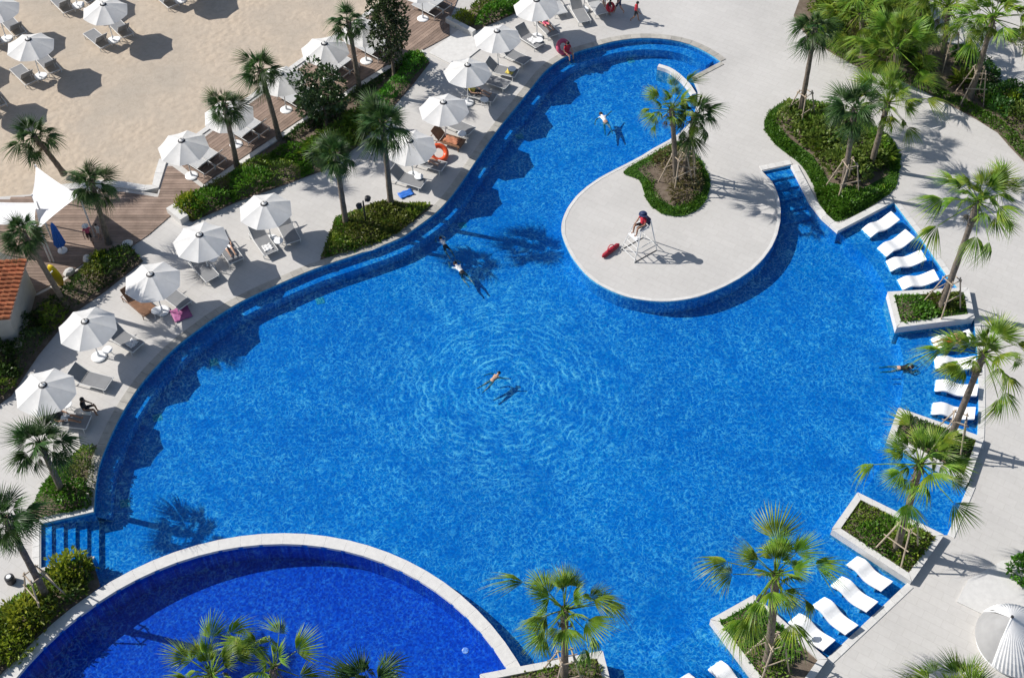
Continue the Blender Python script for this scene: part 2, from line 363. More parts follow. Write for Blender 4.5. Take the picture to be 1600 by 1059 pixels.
M_flap = fabric('grey_flap', (0.36, 0.36, 0.365), 0.1)
M_hut = mottled('hut_plaster', (0.36, 0.35, 0.33), (0.45, 0.44, 0.41), scale=2.0)
M_rooft = mottled('clay_tile', (0.36, 0.10, 0.045), (0.58, 0.22, 0.10), scale=5.0, rnd=0.3)
M_ridge = mottled('pale_clay_tile', (0.50, 0.30, 0.22), (0.66, 0.48, 0.38), scale=5.0, rnd=0.2)
M_pebble = mottled('white_pebbles', (0.42, 0.41, 0.40), (0.70, 0.69, 0.67), scale=16.0, rough=0.8, bump=0.5, bscale=24)
def colm(name, col, rough=0.6): return plain(name, col, rough)
M_skin = colm('skin', (0.50, 0.30, 0.21)); M_skin2 = colm('tanned_skin', (0.34, 0.18, 0.11))
M_hair = colm('black_hair', (0.012, 0.010, 0.010)); M_black = colm('black_cloth', (0.02, 0.02, 0.024)); M_whitec = colm('white_cloth', (0.72, 0.72, 0.72))
M_red = colm('red_cloth', (0.55, 0.03, 0.05)); M_pink = colm('pink_cloth', (0.62, 0.10, 0.18)); M_navyc = colm('navy_cloth', (0.02, 0.035, 0.10))
M_bluec = colm('blue_cloth', (0.03, 0.16, 0.58)); M_orange = colm('orange_vinyl', (0.75, 0.10, 0.03), 0.3); M_yel = colm('yellow_plastic', (0.68, 0.50, 0.02), 0.35)
M_purple = colm('pink_towel', (0.34, 0.10, 0.24)); M_yelc = colm('yellow_cloth', (0.62, 0.50, 0.10))
M_rust = mottled('patterned_towel', (0.30, 0.10, 0.05), (0.52, 0.24, 0.14), scale=12.0, coord='obj')

# ------------------------------------------------------------------ pool plan
WATER_Z, FLOOR_Z, LEDGE_Z = -0.12, -0.92, -0.36
SP_C, SP_RI, SP_RO = Vector((-9.85, 16.32)), 11.03, 11.56
top_left = spline(P2([(1126, 97), (1120, 92), (1100, 80), (1075, 69), (1042, 62), (1005, 60), (980, 62), (955, 66), (930, 73), (905, 80), (888, 87), (870, 97), (850, 113), (830, 138), (812, 160),
    (790, 187), (770, 213), (750, 242), (728, 275), (705, 307), (682, 332), (650, 356), (620, 375), (560, 397), (495, 419), (445, 440), (387, 466), (340, 493), (312, 513), (278, 539), (249, 567),
    (222, 598), (202, 627), (184, 658), (167, 695), (155, 728), (149, 765), (147, 800)]), 3)
steps_l = P2([(147, 800), (64, 819), (64, 887), (143, 868), (148, 869), (160, 917)])
arc = []
for i in range(49):
    a = R(141.5) + (R(29) - R(141.5)) * i / 48
    arc.append(SP_C + Vector((math.cos(a), math.sin(a))) * SP_RO)
bottom = P2([(832, 1085), (850, 1125), (980, 1150), (1120, 1185), (1212, 1098), (1290, 1030)])
right = P2([(1418, 910), (1466, 835), (1480, 836), (1514, 756), (1526, 700), (1529, 640), (1528, 560), (1522, 500), (1505, 460), (1480, 432), (1440, 374), (1397, 317), (1309, 361)])
channel = spline(P2([(1309, 361), (1285, 340), (1266, 316), (1252, 288), (1236, 258)]), 3)
island_r = spline(P2([(1191, 268), (1207, 285), (1217, 309), (1220, 336), (1215, 365), (1202, 392), (1178, 419), (1143, 442), (1102, 460), (1070, 468), (1032, 471), (989, 466), (954, 454), (922, 435), (898, 408),
    (884, 383), (877, 360), (880, 340), (890, 320), (908, 299), (938, 277), (973, 259), (1000, 245), (1019, 233), (1045, 219), (1068, 203), (1083, 182), (1090, 160), (1090, 142), (1085, 130), (1080, 121)]), 3)
main = top_left[:-1] + steps_l[:-1] + arc + bottom + right[:-1] + channel + island_r
n_ = len(main)
circ_i = [SP_C + Vector((math.cos(2 * math.pi * i / 96), math.sin(2 * math.pi * i / 96))) * SP_RI for i in range(96)]

# ------------------------------------------------------------------ ground: deck, sand
shore = P2([(262, 250), (246, 303), (168, 291), (60, 303), (-60, 312), (-400, 332)])
far = G(262, 250).xy + (G(615, -5).xy - G(262, 250).xy).normalized() * 160
deck_outer = [far] + shore + [Vector((-150, shore[-1].y)), Vector((-150, -60)), Vector((170, -60)), Vector((170, far.y))]
deck = sheet('deck_pavement', deck_outer, 0.0, M_deck, holes=[main, circ_i])
sand = sheet('beach_sand', [far, Vector((far.x, 230)), Vector((-170, 230)), Vector((-170, shore[-1].y))] + list(reversed(shore)), -0.22, M_sand)
wall_strip('sand_edge_wall', [far] + shore, -0.4, 0.0, M_white_stone)

# pool shells and water
wall_strip('pool_wall', main, FLOOR_Z, -0.001, M_tile, closed=True)
sheet('pool_floor', main, FLOOR_Z, M_tile)
wall_strip('plunge_pool_wall', circ_i, -1.2, -0.001, M_navy, closed=True)
sheet('plunge_pool_floor', circ_i, -1.2, M_navy)
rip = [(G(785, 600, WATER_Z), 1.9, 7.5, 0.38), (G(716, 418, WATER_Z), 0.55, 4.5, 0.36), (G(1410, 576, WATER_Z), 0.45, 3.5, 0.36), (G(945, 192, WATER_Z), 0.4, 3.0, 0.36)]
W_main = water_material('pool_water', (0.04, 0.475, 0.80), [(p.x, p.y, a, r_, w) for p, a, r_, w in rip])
W_small = water_material('plunge_water', (0.30, 0.50, 0.85), [], glint_paint=0.025)
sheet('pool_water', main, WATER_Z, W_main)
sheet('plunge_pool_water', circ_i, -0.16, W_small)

# submerged bench along the curved side
lw = 0.62
ledge_line = top_left[4:]
inner_l = offset(ledge_line, -lw)
inner_r = offset(ledge_line, lw)
inner = inner_l if inside(inner_l[60], main) else inner_r
mb = MB(); k = len(ledge_line)
v = [(p.x, p.y, LEDGE_Z) for p in ledge_line] + [(p.x, p.y, LEDGE_Z) for p in inner] + [(p.x, p.y, FLOOR_Z) for p in inner]
mb.add(v, [(i, i + 1, k + i + 1, k + i) for i in range(k - 1)] + [(k + i, k + i + 1, 2 * k + i + 1, 2 * k + i) for i in range(k - 1)] + [(0, k, 2 * k), (k - 1, 2 * k - 1, 3 * k - 1)])
tag(obj('pool_bench', mb.mesh('pool_bench'), M_tile), kind='structure')

# shallow shelves under the in-water loungers
SHELF_Z = -0.34
def solid(name, poly, z0, z1, mat, parent=None, kind='structure'):
    o = sheet(name, poly, z1, mat, parent=parent, kind=kind)
    n = len(poly); me = o.data; bm = bmesh.new(); bm.from_mesh(me)
    lo = [bm.verts.new((p[0], p[1], z0)) for p in poly]; hi = [bm.verts.new((p[0], p[1], z1)) for p in poly]
    for i in range(n): bm.faces.new((lo[i], lo[(i + 1) % n], hi[(i + 1) % n], hi[i]))
    bmesh.ops.remove_doubles(bm, verts=bm.verts, dist=0.0005); bmesh.ops.recalc_face_normals(bm, faces=bm.faces); bm.to_mesh(me); bm.free()
    return o
for k_, sh in enumerate(([(1309, 362), (1397, 318), (1481, 433), (1506, 461), (1470, 470), (1390, 470), (1380, 440), (1362, 412), (1338, 388)],
           [(1400, 508), (1521, 492), (1530, 560), (1530, 640), (1527, 700), (1500, 700), (1404, 650), (1412, 600), (1411, 560)],
           [(1390, 676), (1510, 745), (1513, 757), (1480, 836), (1460, 836), (1345, 775), (1372, 735)],
           [(1302, 822), (1420, 905), (1418, 910), (1290, 1030), (1275, 1025), (1180, 940), (1240, 890)],
           [(1112, 965), (1200, 1100), (1120, 1184), (980, 1149), (945, 1060), (1040, 1020)])):
    solid('sun_shelf', P2(sh, SHELF_Z if k_ < 4 else SHELF_Z), FLOOR_Z + 0.004, SHELF_Z, M_tile)

# steps in the water: right channel and lower left
def flight(name, ql, qr, depth0, n, rise):
    """a flight of treads between two side lines given as plan points from the top step down"""
    root = thing(name, None, None); root['kind'] = 'structure'
    for i in range(n):
        a0, a1 = ql[0].lerp(ql[1], i / n), ql[0].lerp(ql[1], (i + 1) / n)
        b0, b1 = qr[0].lerp(qr[1], i / n), qr[0].lerp(qr[1], (i + 1) / n)
        o = solid('tread', [a0, a1, b1, b0], FLOOR_Z + 0.006, depth0 - rise * i, M_tile, parent=root)
    return root
flight('lower_pool_steps', P2([(62, 819), (148, 800)]), P2([(62, 888), (148, 868)]), -0.15, 5, 0.14)
flight('channel_pool_steps', P2([(1188, 268), (1222, 335)]), P2([(1238, 257), (1274, 324)]), -0.17, 5, 0.14)

# coping stones
cop = thing('pool_coping', None, None); cop['kind'] = 'structure'
side = -1 if inside(offset(top_left, 0.3)[60], main) else 1
stones(cop, top_left, 0.42, 0.0, 0.035, 0.6, M_coping, side=side)
stones(cop, [top_left[0]] + [island_r[-1]], 0.3, 0.0, 0.032, 0.6, M_coping, side=-side)
isl = island_r[:-2]
si = -1 if inside(offset(isl, 0.2)[20], main) else 1
stones(cop, isl, 0.16, -0.02, 0.012, 1.0, M_white_stone, side=si, gap=0.003)
sp = thing('plunge_pool_coping', None, None); sp['kind'] = 'structure'
arc2 = [SP_C + Vector((math.cos(R(215 - 2.2 * i)), math.sin(R(215 - 2.2 * i)))) * SP_RI for i in range(100)]
stones(sp, arc2, SP_RO - SP_RI + 0.004, -0.1, 0.05, 0.9, M_cap, side=-1, gap=0.003)
rc = thing('sunny_side_coping', None, None); rc['kind'] = 'structure'
for seg in (P2([(1290, 1030), (1418, 910)]), P2([(1480, 836), (1514, 756)]), P2([(1526, 700), (1529, 640), (1528, 560), (1522, 500)]), P2([(1480, 432), (1440, 374), (1397, 317)])):
    s2 = -1 if inside(offset(seg, 0.2)[0] * 0.5 + offset(seg, 0.2)[1] * 0.5, main) else 1
    stones(rc, seg, 0.3, 0.0, 0.03, 0.6, M_white_stone, side=s2)
st = thing('step_edging', None, None); st['kind'] = 'structure'
stones(st, P2([(147, 800), (62, 819)]), 0.3, 0.0, 0.06, 0.6, M_white_stone, side=1)
stones(st, P2([(62, 819), (62, 887)]), 0.3, 0.0, 0.03, 0.6, M_white_stone, side=1)
# curved wall standing in the upper arm of the pool
cw = spline(P2([(1030, 100), (1048, 106), (1064, 117), (1078, 131), (1088, 146)], 0.12), 4)
mb = MB(); cwo = offset(cw, 0.28); k = len(cw)
v = [(p.x, p.y, z) for z in (FLOOR_Z, 0.12) for L_ in (cw, cwo) for p in L_]
f = []
for i in range(k - 1):
    f += [(2 * k + i, 2 * k + i + 1, 3 * k + i + 1, 3 * k + i), (i, i + 1, 2 * k + i + 1, 2 * k + i), (k + i + 1, k + i, 3 * k + i, 3 * k + i + 1)]
f += [(0, 2 * k, 3 * k, k), (k - 1, 2 * k - 1, 4 * k - 1, 3 * k - 1)]
tag(obj('curved_pool_wall', mb.add(v, f).mesh('curved_pool_wall'), M_white_stone), 'low curved white wall standing in the upper arm of the pool', 'wall')

# white kerb along the sand and boardwalk
kerb = thing('beach_kerb', None, None); kerb['kind'] = 'structure'
stones(kerb, P2([(262, 250), (246, 303), (168, 291), (95, 299)]), 0.45, -0.3, 0.09, 1.2, M_white_stone, 'kerb_stone', side=1)
stones(kerb, P2([(612, -2), (262, 250)]), 0.3, -0.3, 0.06, 1.2, M_white_stone, 'kerb_stone', side=1)
stones(kerb, P2([(318, 293), (377, 252), (480, 184), (612, 101), (660, 80)]), 0.3, 0.0, 0.12, 1.2, M_white_stone, 'kerb_stone', side=1)

# ------------------------------------------------------------------ boardwalk of single planks
bw = thing('boardwalk', None, None); bw['kind'] = 'structure'
def plank_fill(poly, ang, w, z):
    """planks cut to a polygon; one object each"""
    ca, sa = math.cos(ang), math.sin(ang); u = Vector((ca, sa)); nrm = Vector((-sa, ca))
    t = [p.dot(nrm) for p in poly]; lo, hi = min(t), max(t); k = lo + w / 2
    while k < hi:
        def cut(kk):
            xs = []
            for i in range(len(poly)):
                a, b = poly[i], poly[(i + 1) % len(poly)]; ta, tb = a.dot(nrm), b.dot(nrm)
                if (ta > kk) != (tb > kk): xs.append((a + (b - a) * ((kk - ta) / (tb - ta))).dot(u))
            return sorted(xs)
        e = w / 2 - 0.008; xl, xm, xh = cut(k - e), cut(k), cut(k + e)
        if not (len(xl) == len(xm) == len(xh)): xl = xh = xm
        for q in range(0, len(xm) - 1, 2):
            if xm[q + 1] - xm[q] < 0.15: continue
            cx = (xm[q] + xm[q + 1]) / 2
            v = [(xl[q] - cx, -e, z_) for z_ in (0,)] + [(xl[q + 1] - cx, -e, 0), (xh[q + 1] - cx, e, 0), (xh[q] - cx, e, 0)]
            v = [(x, y, -0.02) for x, y, _ in v] + [(x, y, 0.02) for x, y, _ in v]
            me = MB().add(v, [(3, 2, 1, 0), (4, 5, 6, 7), (0, 1, 5, 4), (1, 2, 6, 5), (2, 3, 7, 6), (3, 0, 4, 7)]).mesh('plank')
            c = u * cx + nrm * k
            obj('plank', me, M_wood, bw, (c.x, c.y, z + random.uniform(-0.003, 0.003)), (0, 0, ang))
        k += w
plank_fill(P2([(60, 306), (168, 297), (247, 309), (263, 256), (318, 296), (270, 335), (232, 368), (205, 386), (150, 398), (90, 440), (20, 478), (-40, 480), (-40, 316)]), 0.0, 0.2, 0.024)
sdir = (G(612, 0).xy - G(262, 250).xy); sang = math.atan2(sdir.y, sdir.x)
plank_fill(P2([(272, 249), (617, -2), (720, -12), (702, 32), (703, 56), (663, 78), (612, 97), (480, 180), (377, 248), (320, 290)]), sang, 0.2, 0.03)
# light ramp and low white wall at the boardwalk's upper end
tag(obj('ramp_slab', MB().box((0, 0, 0.03), (2.9, 2.2, 0.06), 0).mesh('ramp_slab'), M_white_stone, None, G(716, 76), (0, 0, sang)), kind='structure')
pa, pb = G(699, 35), G(741, 57)
tag(obj('ramp_wall', MB().box((0, 0, 0.2), ((pb - pa).length, 0.3, 0.4)).mesh('ramp_wall'), M_white_stone, None, (pa + pb) / 2, (0, 0, math.atan2((pb - pa).y, (pb - pa).x))), 'low white wall at the upper end of the boardwalk', 'wall')
pa, pb = G(268, 330), G(290, 348)
tag(obj('ramp_wall', MB().box((0, 0, 0.2), ((pb - pa).length, 0.5, 0.4)).mesh('ramp_wall'), M_white_stone, None, (pa + pb) / 2, (0, 0, math.atan2((pb - pa).y, (pb - pa).x))), 'low white wall where the boardwalk meets the pool deck, left hedge end', 'wall')

# ------------------------------------------------------------------ planting
def leaf_cloud(name, pts, nrm, size, mat, asp=0.45, jit=0.9, strap=False):
    """many leaf-sized faces; pts (N,3) leaf bases, nrm (N,3) outward growth direction"""
    pts = np.asarray(pts, float); n = len(pts)
    d = np.asarray(nrm, float) + rng.normal(0, jit, (n, 3)) * 0.6
    d /= np.linalg.norm(d, axis=1)[:, None] + 1e-9
    r = rng.normal(0, 1, (n, 3)); s = np.cross(d, r); s /= np.linalg.norm(s, axis=1)[:, None] + 1e-9
    L = (size * rng.uniform(0.6, 1.35, n))[:, None]; w = L * asp
    up = np.cross(s, d)
    if strap:
        a = pts; b = pts + d * L * 0.55 + s * w * 0.5; c = pts + d * L * 0.95 + np.array([0, 0, -0.25]) * L; e = pts + d * L * 0.55 - s * w * 0.5
    else:
        a = pts; b = pts + d * L * 0.5 + s * w * 0.5 + up * L * 0.08; c = pts + d * L; e = pts + d * L * 0.5 - s * w * 0.5 + up * L * 0.08
    v = np.stack([a, b, c, e], 1).reshape(-1, 3)
    me = bpy.data.meshes.new(name); me.vertices.add(4 * n); me.vertices.foreach_set('co', v.ravel())
    idx = np.arange(4 * n).reshape(n, 4); t = np.concatenate([idx[:, [0, 1, 2]], idx[:, [0, 2, 3]]], 1).reshape(-1, 3)
    me.loops.add(6 * n); me.loops.foreach_set('vertex_index', t.ravel().astype(np.int32))
    me.polygons.add(2 * n); me.polygons.foreach_set('loop_start', np.arange(0, 6 * n, 3, dtype=np.int32)); me.polygons.foreach_set('loop_total', np.full(2 * n, 3, np.int32))
    me.update(calc_edges=True); me.validate(); me.materials.append(mat); return me
def poly_points(poly, n):
    xs = [p[0] for p in poly]; ys = [p[1] for p in poly]; P = np.array([(p[0], p[1]) for p in poly]); out = []
    while len(out) < n:
        q = rng.uniform((min(xs), min(ys)), (max(xs), max(ys)), (n * 3, 2))
        c = np.zeros(len(q), bool); j = len(P) - 1
        for i in range(len(P)):
            xi, yi = P[i]; xj, yj = P[j]
            if yj != yi: c ^= ((yi > q[:, 1]) != (yj > q[:, 1])) & (q[:, 0] < (xj - xi) * (q[:, 1] - yi) / (yj - yi) + xi)
            j = i
        out += list(q[c])
    return np.array(out[:n])
def area(poly): return abs(sum(a[0] * b[1] - b[0] * a[1] for a, b in zip(poly, poly[1:] + poly[:1]))) / 2
def edge_dist(q, poly):
    P = np.array([(p[0], p[1]) for p in poly]); d = np.full(len(q), 1e9)
    for a, b in zip(P, np.roll(P, -1, 0)):
        ab = b - a; t = np.clip(((q - a) @ ab) / (ab @ ab + 1e-9), 0, 1); d = np.minimum(d, np.linalg.norm(q - (a + t[:, None] * ab), axis=1))
    return d
def cover(name, label, poly, z, h, dens, mat, size=0.17, bumps=1.0, asp=0.5, strap=False, cat='shrubs', gaps=0.0, rim=None):
    """a planted bed that reads as one mass: uneven mounds of leaves"""
    A = area(poly); n = int(A * dens); q = poly_points(poly, n)
    if rim: q = q[edge_dist(q, poly) < rim * rng.uniform(0.7, 1.3, n)]; n = len(q)
    cs = poly_points(poly, max(3, int(A * bumps))); hs = rng.uniform(0.35, 1.0, len(cs)); rs = rng.uniform(0.45, 0.95, len(cs))
    hh = np.zeros(n); gx = np.zeros((n, 2)); bid = np.zeros(n, int)
    for ib, (c, k, r_) in enumerate(zip(cs, hs, rs)):
        d = q - c; dd = (d ** 2).sum(1); g = k * np.clip(1 - dd / (r_ * r_ * 2.2), 0, 1) ** 0.6
        m = g > hh; hh[m] = g[m]; gx[m] = d[m]; bid[m] = ib
    e = np.clip(edge_dist(q, poly) / 0.25, 0.35, 1)
    if gaps: 
        keep = hh > gaps * rng.uniform(0, 1, n); q, hh, gx, e, bid = q[keep], hh[keep], gx[keep], e[keep], bid[keep]; n = len(q)
    top = h * (0.18 + hh) * e; zz = top * rng.uniform(0.25, 1.0, n) ** 0.5
    pts = np.c_[q, z + zz]; nr = np.c_[gx * 1.3, np.full(n, 0.7)]
    bs = rng.uniform(0.7, 1.35, len(cs)); kind_ = rng.integers(0, 7, len(cs))
    me = leaf_cloud(name, pts, nr, size * bs[bid], mat, asp, strap=strap)
    if h > 0.25 and not strap and len(me.polygons) == 2 * n:
        for m_ in (M_palm_y, M_hedge_b, M_hedge_d if mat is not M_hedge_d else M_hedge): me.materials.append(m_)
        mi = np.choose(kind_[bid], [0, 0, 0, 0, 0, 1, 2]); mi = np.where(rng.uniform(0, 1, n) < 0.08, rng.integers(0, 4, n), mi)
        me.polygons.foreach_set('material_index', np.repeat(mi, 2).astype(np.int32))
    return tag(obj(name, me), label, cat, kind='stuff')
def bush_mesh(name, rad, h, n, mat, size=0.16, asp=0.45, strap=False):
    if strap:
        a = rng.uniform(0, 2 * math.pi, n); el = rng.uniform(0.25, 1.4, n); r_ = rng.uniform(0, 0.18, n) * rad
        pts = np.c_[np.cos(a) * r_, np.sin(a) * r_, rng.uniform(0, 0.15, n)]; nr = np.c_[np.cos(a) * np.cos(el), np.sin(a) * np.cos(el), np.sin(el)]
        return leaf_cloud(name, pts, nr, h, mat, 0.09, jit=0.2, strap=True)
    u = rng.normal(0, 1, (n, 3)); u /= np.linalg.norm(u, axis=1)[:, None]; u[:, 2] = np.abs(u[:, 2]) * 1.0
    lob = 1 + 0.22 * np.sin(u[:, 0] * 5 + 1) * np.cos(u[:, 1] * 6) + 0.12 * np.sin(u[:, 2] * 9 + u[:, 0] * 4)
    rr = (rng.uniform(0.3, 1, n) ** 0.4) * lob
    pts = u * rr[:, None] * np.array([rad, rad, h]); return leaf_cloud(name, pts, u + np.array([0, 0, 0.3]), size, mat, asp)

def bed(name, pts, z=0.03, curved=False, mat=None):
    poly = spline(P2(pts, z), 4, True) if curved else P2(pts, z)
    sheet(name, poly, z, mat or M_soil); return poly
# the hedge between boardwalk and pool deck
b1 = bed('hedge_bed', [(268, 332), (300, 347), (370, 316), (450, 287), (512, 264), (560, 228), (605, 178), (645, 133), (672, 98), (658, 83), (612, 105), (480, 188), (377, 257), (322, 296)])
lowb = P2([(275, 330), (300, 346), (370, 315), (450, 287), (490, 272), (478, 230), (440, 232), (385, 262), (325, 296)])
cover('clipped_hedge', 'bright green hedge mass between the boardwalk and the left poolside umbrellas', lowb, 0.03, 0.75, 420, M_hedge, 0.15)
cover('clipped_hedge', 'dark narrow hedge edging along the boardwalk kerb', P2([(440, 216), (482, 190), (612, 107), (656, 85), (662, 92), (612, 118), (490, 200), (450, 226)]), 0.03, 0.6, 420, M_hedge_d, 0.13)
cover('clipped_hedge', 'green hedge strip running up to the ramp beside the upper umbrellas', P2([(590, 190), (640, 132), (671, 98), (655, 88), (625, 112), (600, 140), (570, 165)]), 0.03, 0.85, 450, M_hedge, 0.15)
cover('mixed_planting', 'spiky mixed planting under the two tall palms of the hedge bed', P2([(480, 235), (500, 268), (515, 262), (560, 226), (592, 190), (570, 170), (520, 205)]), 0.03, 0.8, 260, M_palm_y, 0.42, asp=0.16, strap=True)
cover('mixed_planting', 'spiky dark planting behind the round leafy tree in the hedge bed', P2([(500, 205), (560, 165), (600, 130), (610, 118), (550, 150), (490, 195)]), 0.03, 0.5, 160, M_palm_d, 0.36, asp=0.18, strap=True, gaps=0.5)
# bed at the boardwalk's lower end
b2 = bed('shaded_bed', [(150, 398), (205, 386), (224, 408), (165, 455), (112, 492), (60, 555), (18, 618), (-40, 660), (-40, 500), (40, 470), (95, 443)])
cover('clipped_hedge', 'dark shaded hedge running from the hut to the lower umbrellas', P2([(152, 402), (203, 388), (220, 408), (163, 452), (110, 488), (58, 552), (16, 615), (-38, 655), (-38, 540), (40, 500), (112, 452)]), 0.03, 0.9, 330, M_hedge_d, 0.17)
# wedge by the pool
b3 = bed('poolside_bed', [(525, 340), (500, 406), (536, 401), (582, 387), (626, 367), (660, 337), (677, 320), (620, 315), (572, 320)])
cover('mixed_planting', 'yellow green ground cover in the wedge bed by the pool edge', P2([(526, 343), (503, 404), (536, 398), (580, 384), (624, 364), (657, 335), (672, 322), (620, 318), (574, 324)]), 0.03, 0.45, 420, M_hedge_b, 0.14)
cover('grass_cover', 'low green grass cover between plants of the wedge bed by the pool', P2([(526, 343), (503, 404), (536, 398), (580, 384), (624, 364), (657, 335), (672, 322), (620, 318), (574, 324)]), 0.03, 0.3, 330, M_hedge, 0.13, cat='ground cover')
# lower left wedge
b4 = bed('corner_bed', [(152, 694), (149, 760), (145, 796), (60, 814), (40, 808), (70, 760), (105, 716)])
cover('clipped_hedge', 'dark green hedge wedge above the lower pool steps', P2([(150, 698), (146, 760), (142, 793), (62, 810), (44, 806), (72, 760), (106, 718)]), 0.03, 0.7, 480, M_hedge, 0.14)
# bottom left bed
b5 = bed('lower_bed', [(143, 870), (157, 915), (146, 924), (104, 956), (65, 992), (2, 1052), (-60, 1110), (-60, 975), (0, 955), (32, 928), (66, 894)])
cover('mixed_planting', 'mixed brown and green planting beside the plunge pool coping', P2([(140, 874), (152, 914), (100, 955), (62, 990), (0, 1048), (-58, 1100), (-58, 980), (3, 958), (36, 930), (70, 897)]), 0.03, 0.65, 240, M_hedge_b, 0.2, gaps=0.45)
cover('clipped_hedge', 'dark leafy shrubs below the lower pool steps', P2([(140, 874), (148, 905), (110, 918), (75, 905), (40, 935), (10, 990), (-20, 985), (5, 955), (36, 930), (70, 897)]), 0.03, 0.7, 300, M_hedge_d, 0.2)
# island planter
isl_px = [(974, 268), (998, 281), (1006, 300), (1014, 318), (1032, 332), (1054, 338), (1076, 335), (1097, 321), (1108, 298), (1109, 280), (1098, 256), (1082, 236), (1068, 222), (1048, 225), (1021, 240)]
b6 = bed('island_lawn', isl_px, curved=True, mat=M_lawn)
cover('grass_cover', 'bright green lawn edging the island palm bed', b6, 0.03, 0.14, 520, M_hedge, 0.11, cat='grass', rim=0.65)
sheet('island_soil', P2([(996, 264), (1016, 284), (1024, 308), (1050, 322), (1082, 319), (1100, 294), (1095, 264), (1072, 236), (1045, 234)], 0.038), 0.038, M_soil)
cover('mixed_planting', 'brownish low planting round the two island palms', P2([(1000, 262), (1022, 285), (1028, 310), (1052, 320), (1080, 318), (1098, 292), (1092, 262), (1070, 238), (1045, 236)]), 0.05, 0.5, 190, M_dry, 0.22, asp=0.25, strap=True, gaps=0.55)
# teardrop planter on the right, raised where it meets the pool
b7o = [(1246, 156), (1218, 163), (1200, 178), (1194, 196), (1200, 211), (1216, 230), (1240, 248), (1256, 264), (1272, 292), (1280, 318), (1309, 346), (1390, 303), (1404, 272), (1405, 244), (1395, 220), (1374, 203), (1345, 186), (1316, 172), (1290, 162)]
b7 = bed('teardrop_lawn', b7o, curved=True, mat=M_lawn)
cover('grass_cover', 'bright green lawn round the teardrop bed of palms', b7, 0.03, 0.14, 520, M_hedge, 0.11, cat='grass', rim=0.75)
sheet('teardrop_soil', P2([(1228, 166), (1210, 190), (1235, 217), (1270, 243), (1297, 285), (1345, 296), (1390, 272), (1392, 240), (1362, 208), (1310, 181), (1270, 165)], 0.038), 0.038, M_soil)
cover('mixed_planting', 'dense mixed planting under the palms of the teardrop bed', P2([(1225, 170), (1212, 190), (1235, 215), (1270, 240), (1300, 280), (1345, 292), (1385, 268), (1388, 240), (1360, 212), (1310, 185), (1270, 170)]), 0.05, 1.1, 280, M_hedge_b, 0.22, gaps=0.28)
cover('clipped_hedge', 'leafy green hedge at the pool corner of the teardrop bed', P2([(1276, 300), (1282, 318), (1309, 344), (1350, 322), (1388, 302), (1392, 288), (1345, 300), (1305, 292)]), 0.05, 0.6, 420, M_hedge, 0.15)
tw = thing('teardrop_bed_wall', 'white stone wall of the teardrop bed along the pool channel', 'wall')
for seg in (P2([(1236, 258), (1252, 288), (1266, 316), (1285, 340), (1309, 361)], 0.1), P2([(1309, 361), (1397, 315)], 0.1)):
    stones(tw, seg, 0.36, -0.12, 0.10, 0.6, M_white_stone, 'wall_stone', side=-1)
stones(cop, P2([(1190, 267), (1238, 257)]), 0.35, 0, 0.04, 0.5, M_white_stone, side=-1)
# big bed at upper right
b8 = bed('upper_bed', [(1240, 25), (1246, 39), (1267, 63), (1306, 87), (1348, 109), (1398, 123), (1442, 142), (1482, 163), (1521, 184), (1558, 207), (1579, 231), (1605, 258), (1700, 350), (1700, 250), (1600, 150), (1560, 125), (1540, 100), (1500, 76), (1465, 58), (1440, 15), (1400, -30), (1260, -30)])
cover('grass_cover', 'lawn strip edging the upper right palm bed', P2([(1243, 30), (1267, 62), (1306, 86), (1348, 108), (1398, 122), (1442, 141), (1482, 162), (1521, 183), (1558, 206), (1579, 229), (1605, 256), (1640, 290), (1625, 255), (1585, 205), (1545, 178), (1490, 148), (1440, 125), (1390, 108), (1340, 92), (1300, 70), (1262, 35)]), 0.03, 0.16, 320, M_hedge, 0.13, cat='grass')
cover('mixed_planting', 'lush mixed planting in the upper right palm bed', P2([(1262, 20), (1300, 62), (1345, 85), (1400, 105), (1420, 90), (1450, 40), (1440, 12), (1400, -28), (1265, -28)]), 0.05, 1.2, 300, M_palm_y, 0.34, asp=0.25, gaps=0.15)
cover('clipped_hedge', 'dark hedge behind the path in the upper right bed', P2([(1480, 70), (1500, 78), (1545, 105), (1562, 128), (1600, 152), (1695, 250), (1695, 330), (1640, 285), (1590, 210), (1550, 180), (1520, 150), (1500, 110)]), 0.05, 1.0, 300, M_hedge_d, 0.2, gaps=0.2)
cover('mixed_planting', 'leafy plants at the back corner of the upper right path', P2([(1566, 60), (1620, 30), (1680, 60), (1680, 110), (1600, 85)]), 0.02, 0.8, 260, M_hedge_d, 0.2)
# second hedge bed at the top between the ramp and the umbrellas
b9 = bed('ramp_hedge_bed', [(710, 34), (740, 50), (790, 28), (835, 10), (880, -15), (800, -25), (752, 0)])
cover('clipped_hedge', 'green hedge above the ramp, beside the topmost poolside umbrellas', P2([(742, 47), (790, 27), (835, 9), (875, -12), (820, -14), (775, 10), (745, 30)]), 0.03, 0.8, 330, M_hedge, 0.16)
cover('mixed_planting', 'pale dry ground planting in the bed above the ramp', P2([(715, 30), (740, 40), (780, 8), (815, -18), (780, -16), (750, 2)]), 0.03, 0.4, 150, M_hedge_b, 0.2, gaps=0.5)
# pebble strip along the coping below the wedge bed
sheet('pebble_strip', P2([(532, 404), (582, 391), (630, 370), (665, 342), (670, 334), (660, 337), (626, 367), (582, 387), (536, 401)]), 0.02, M_pebble)

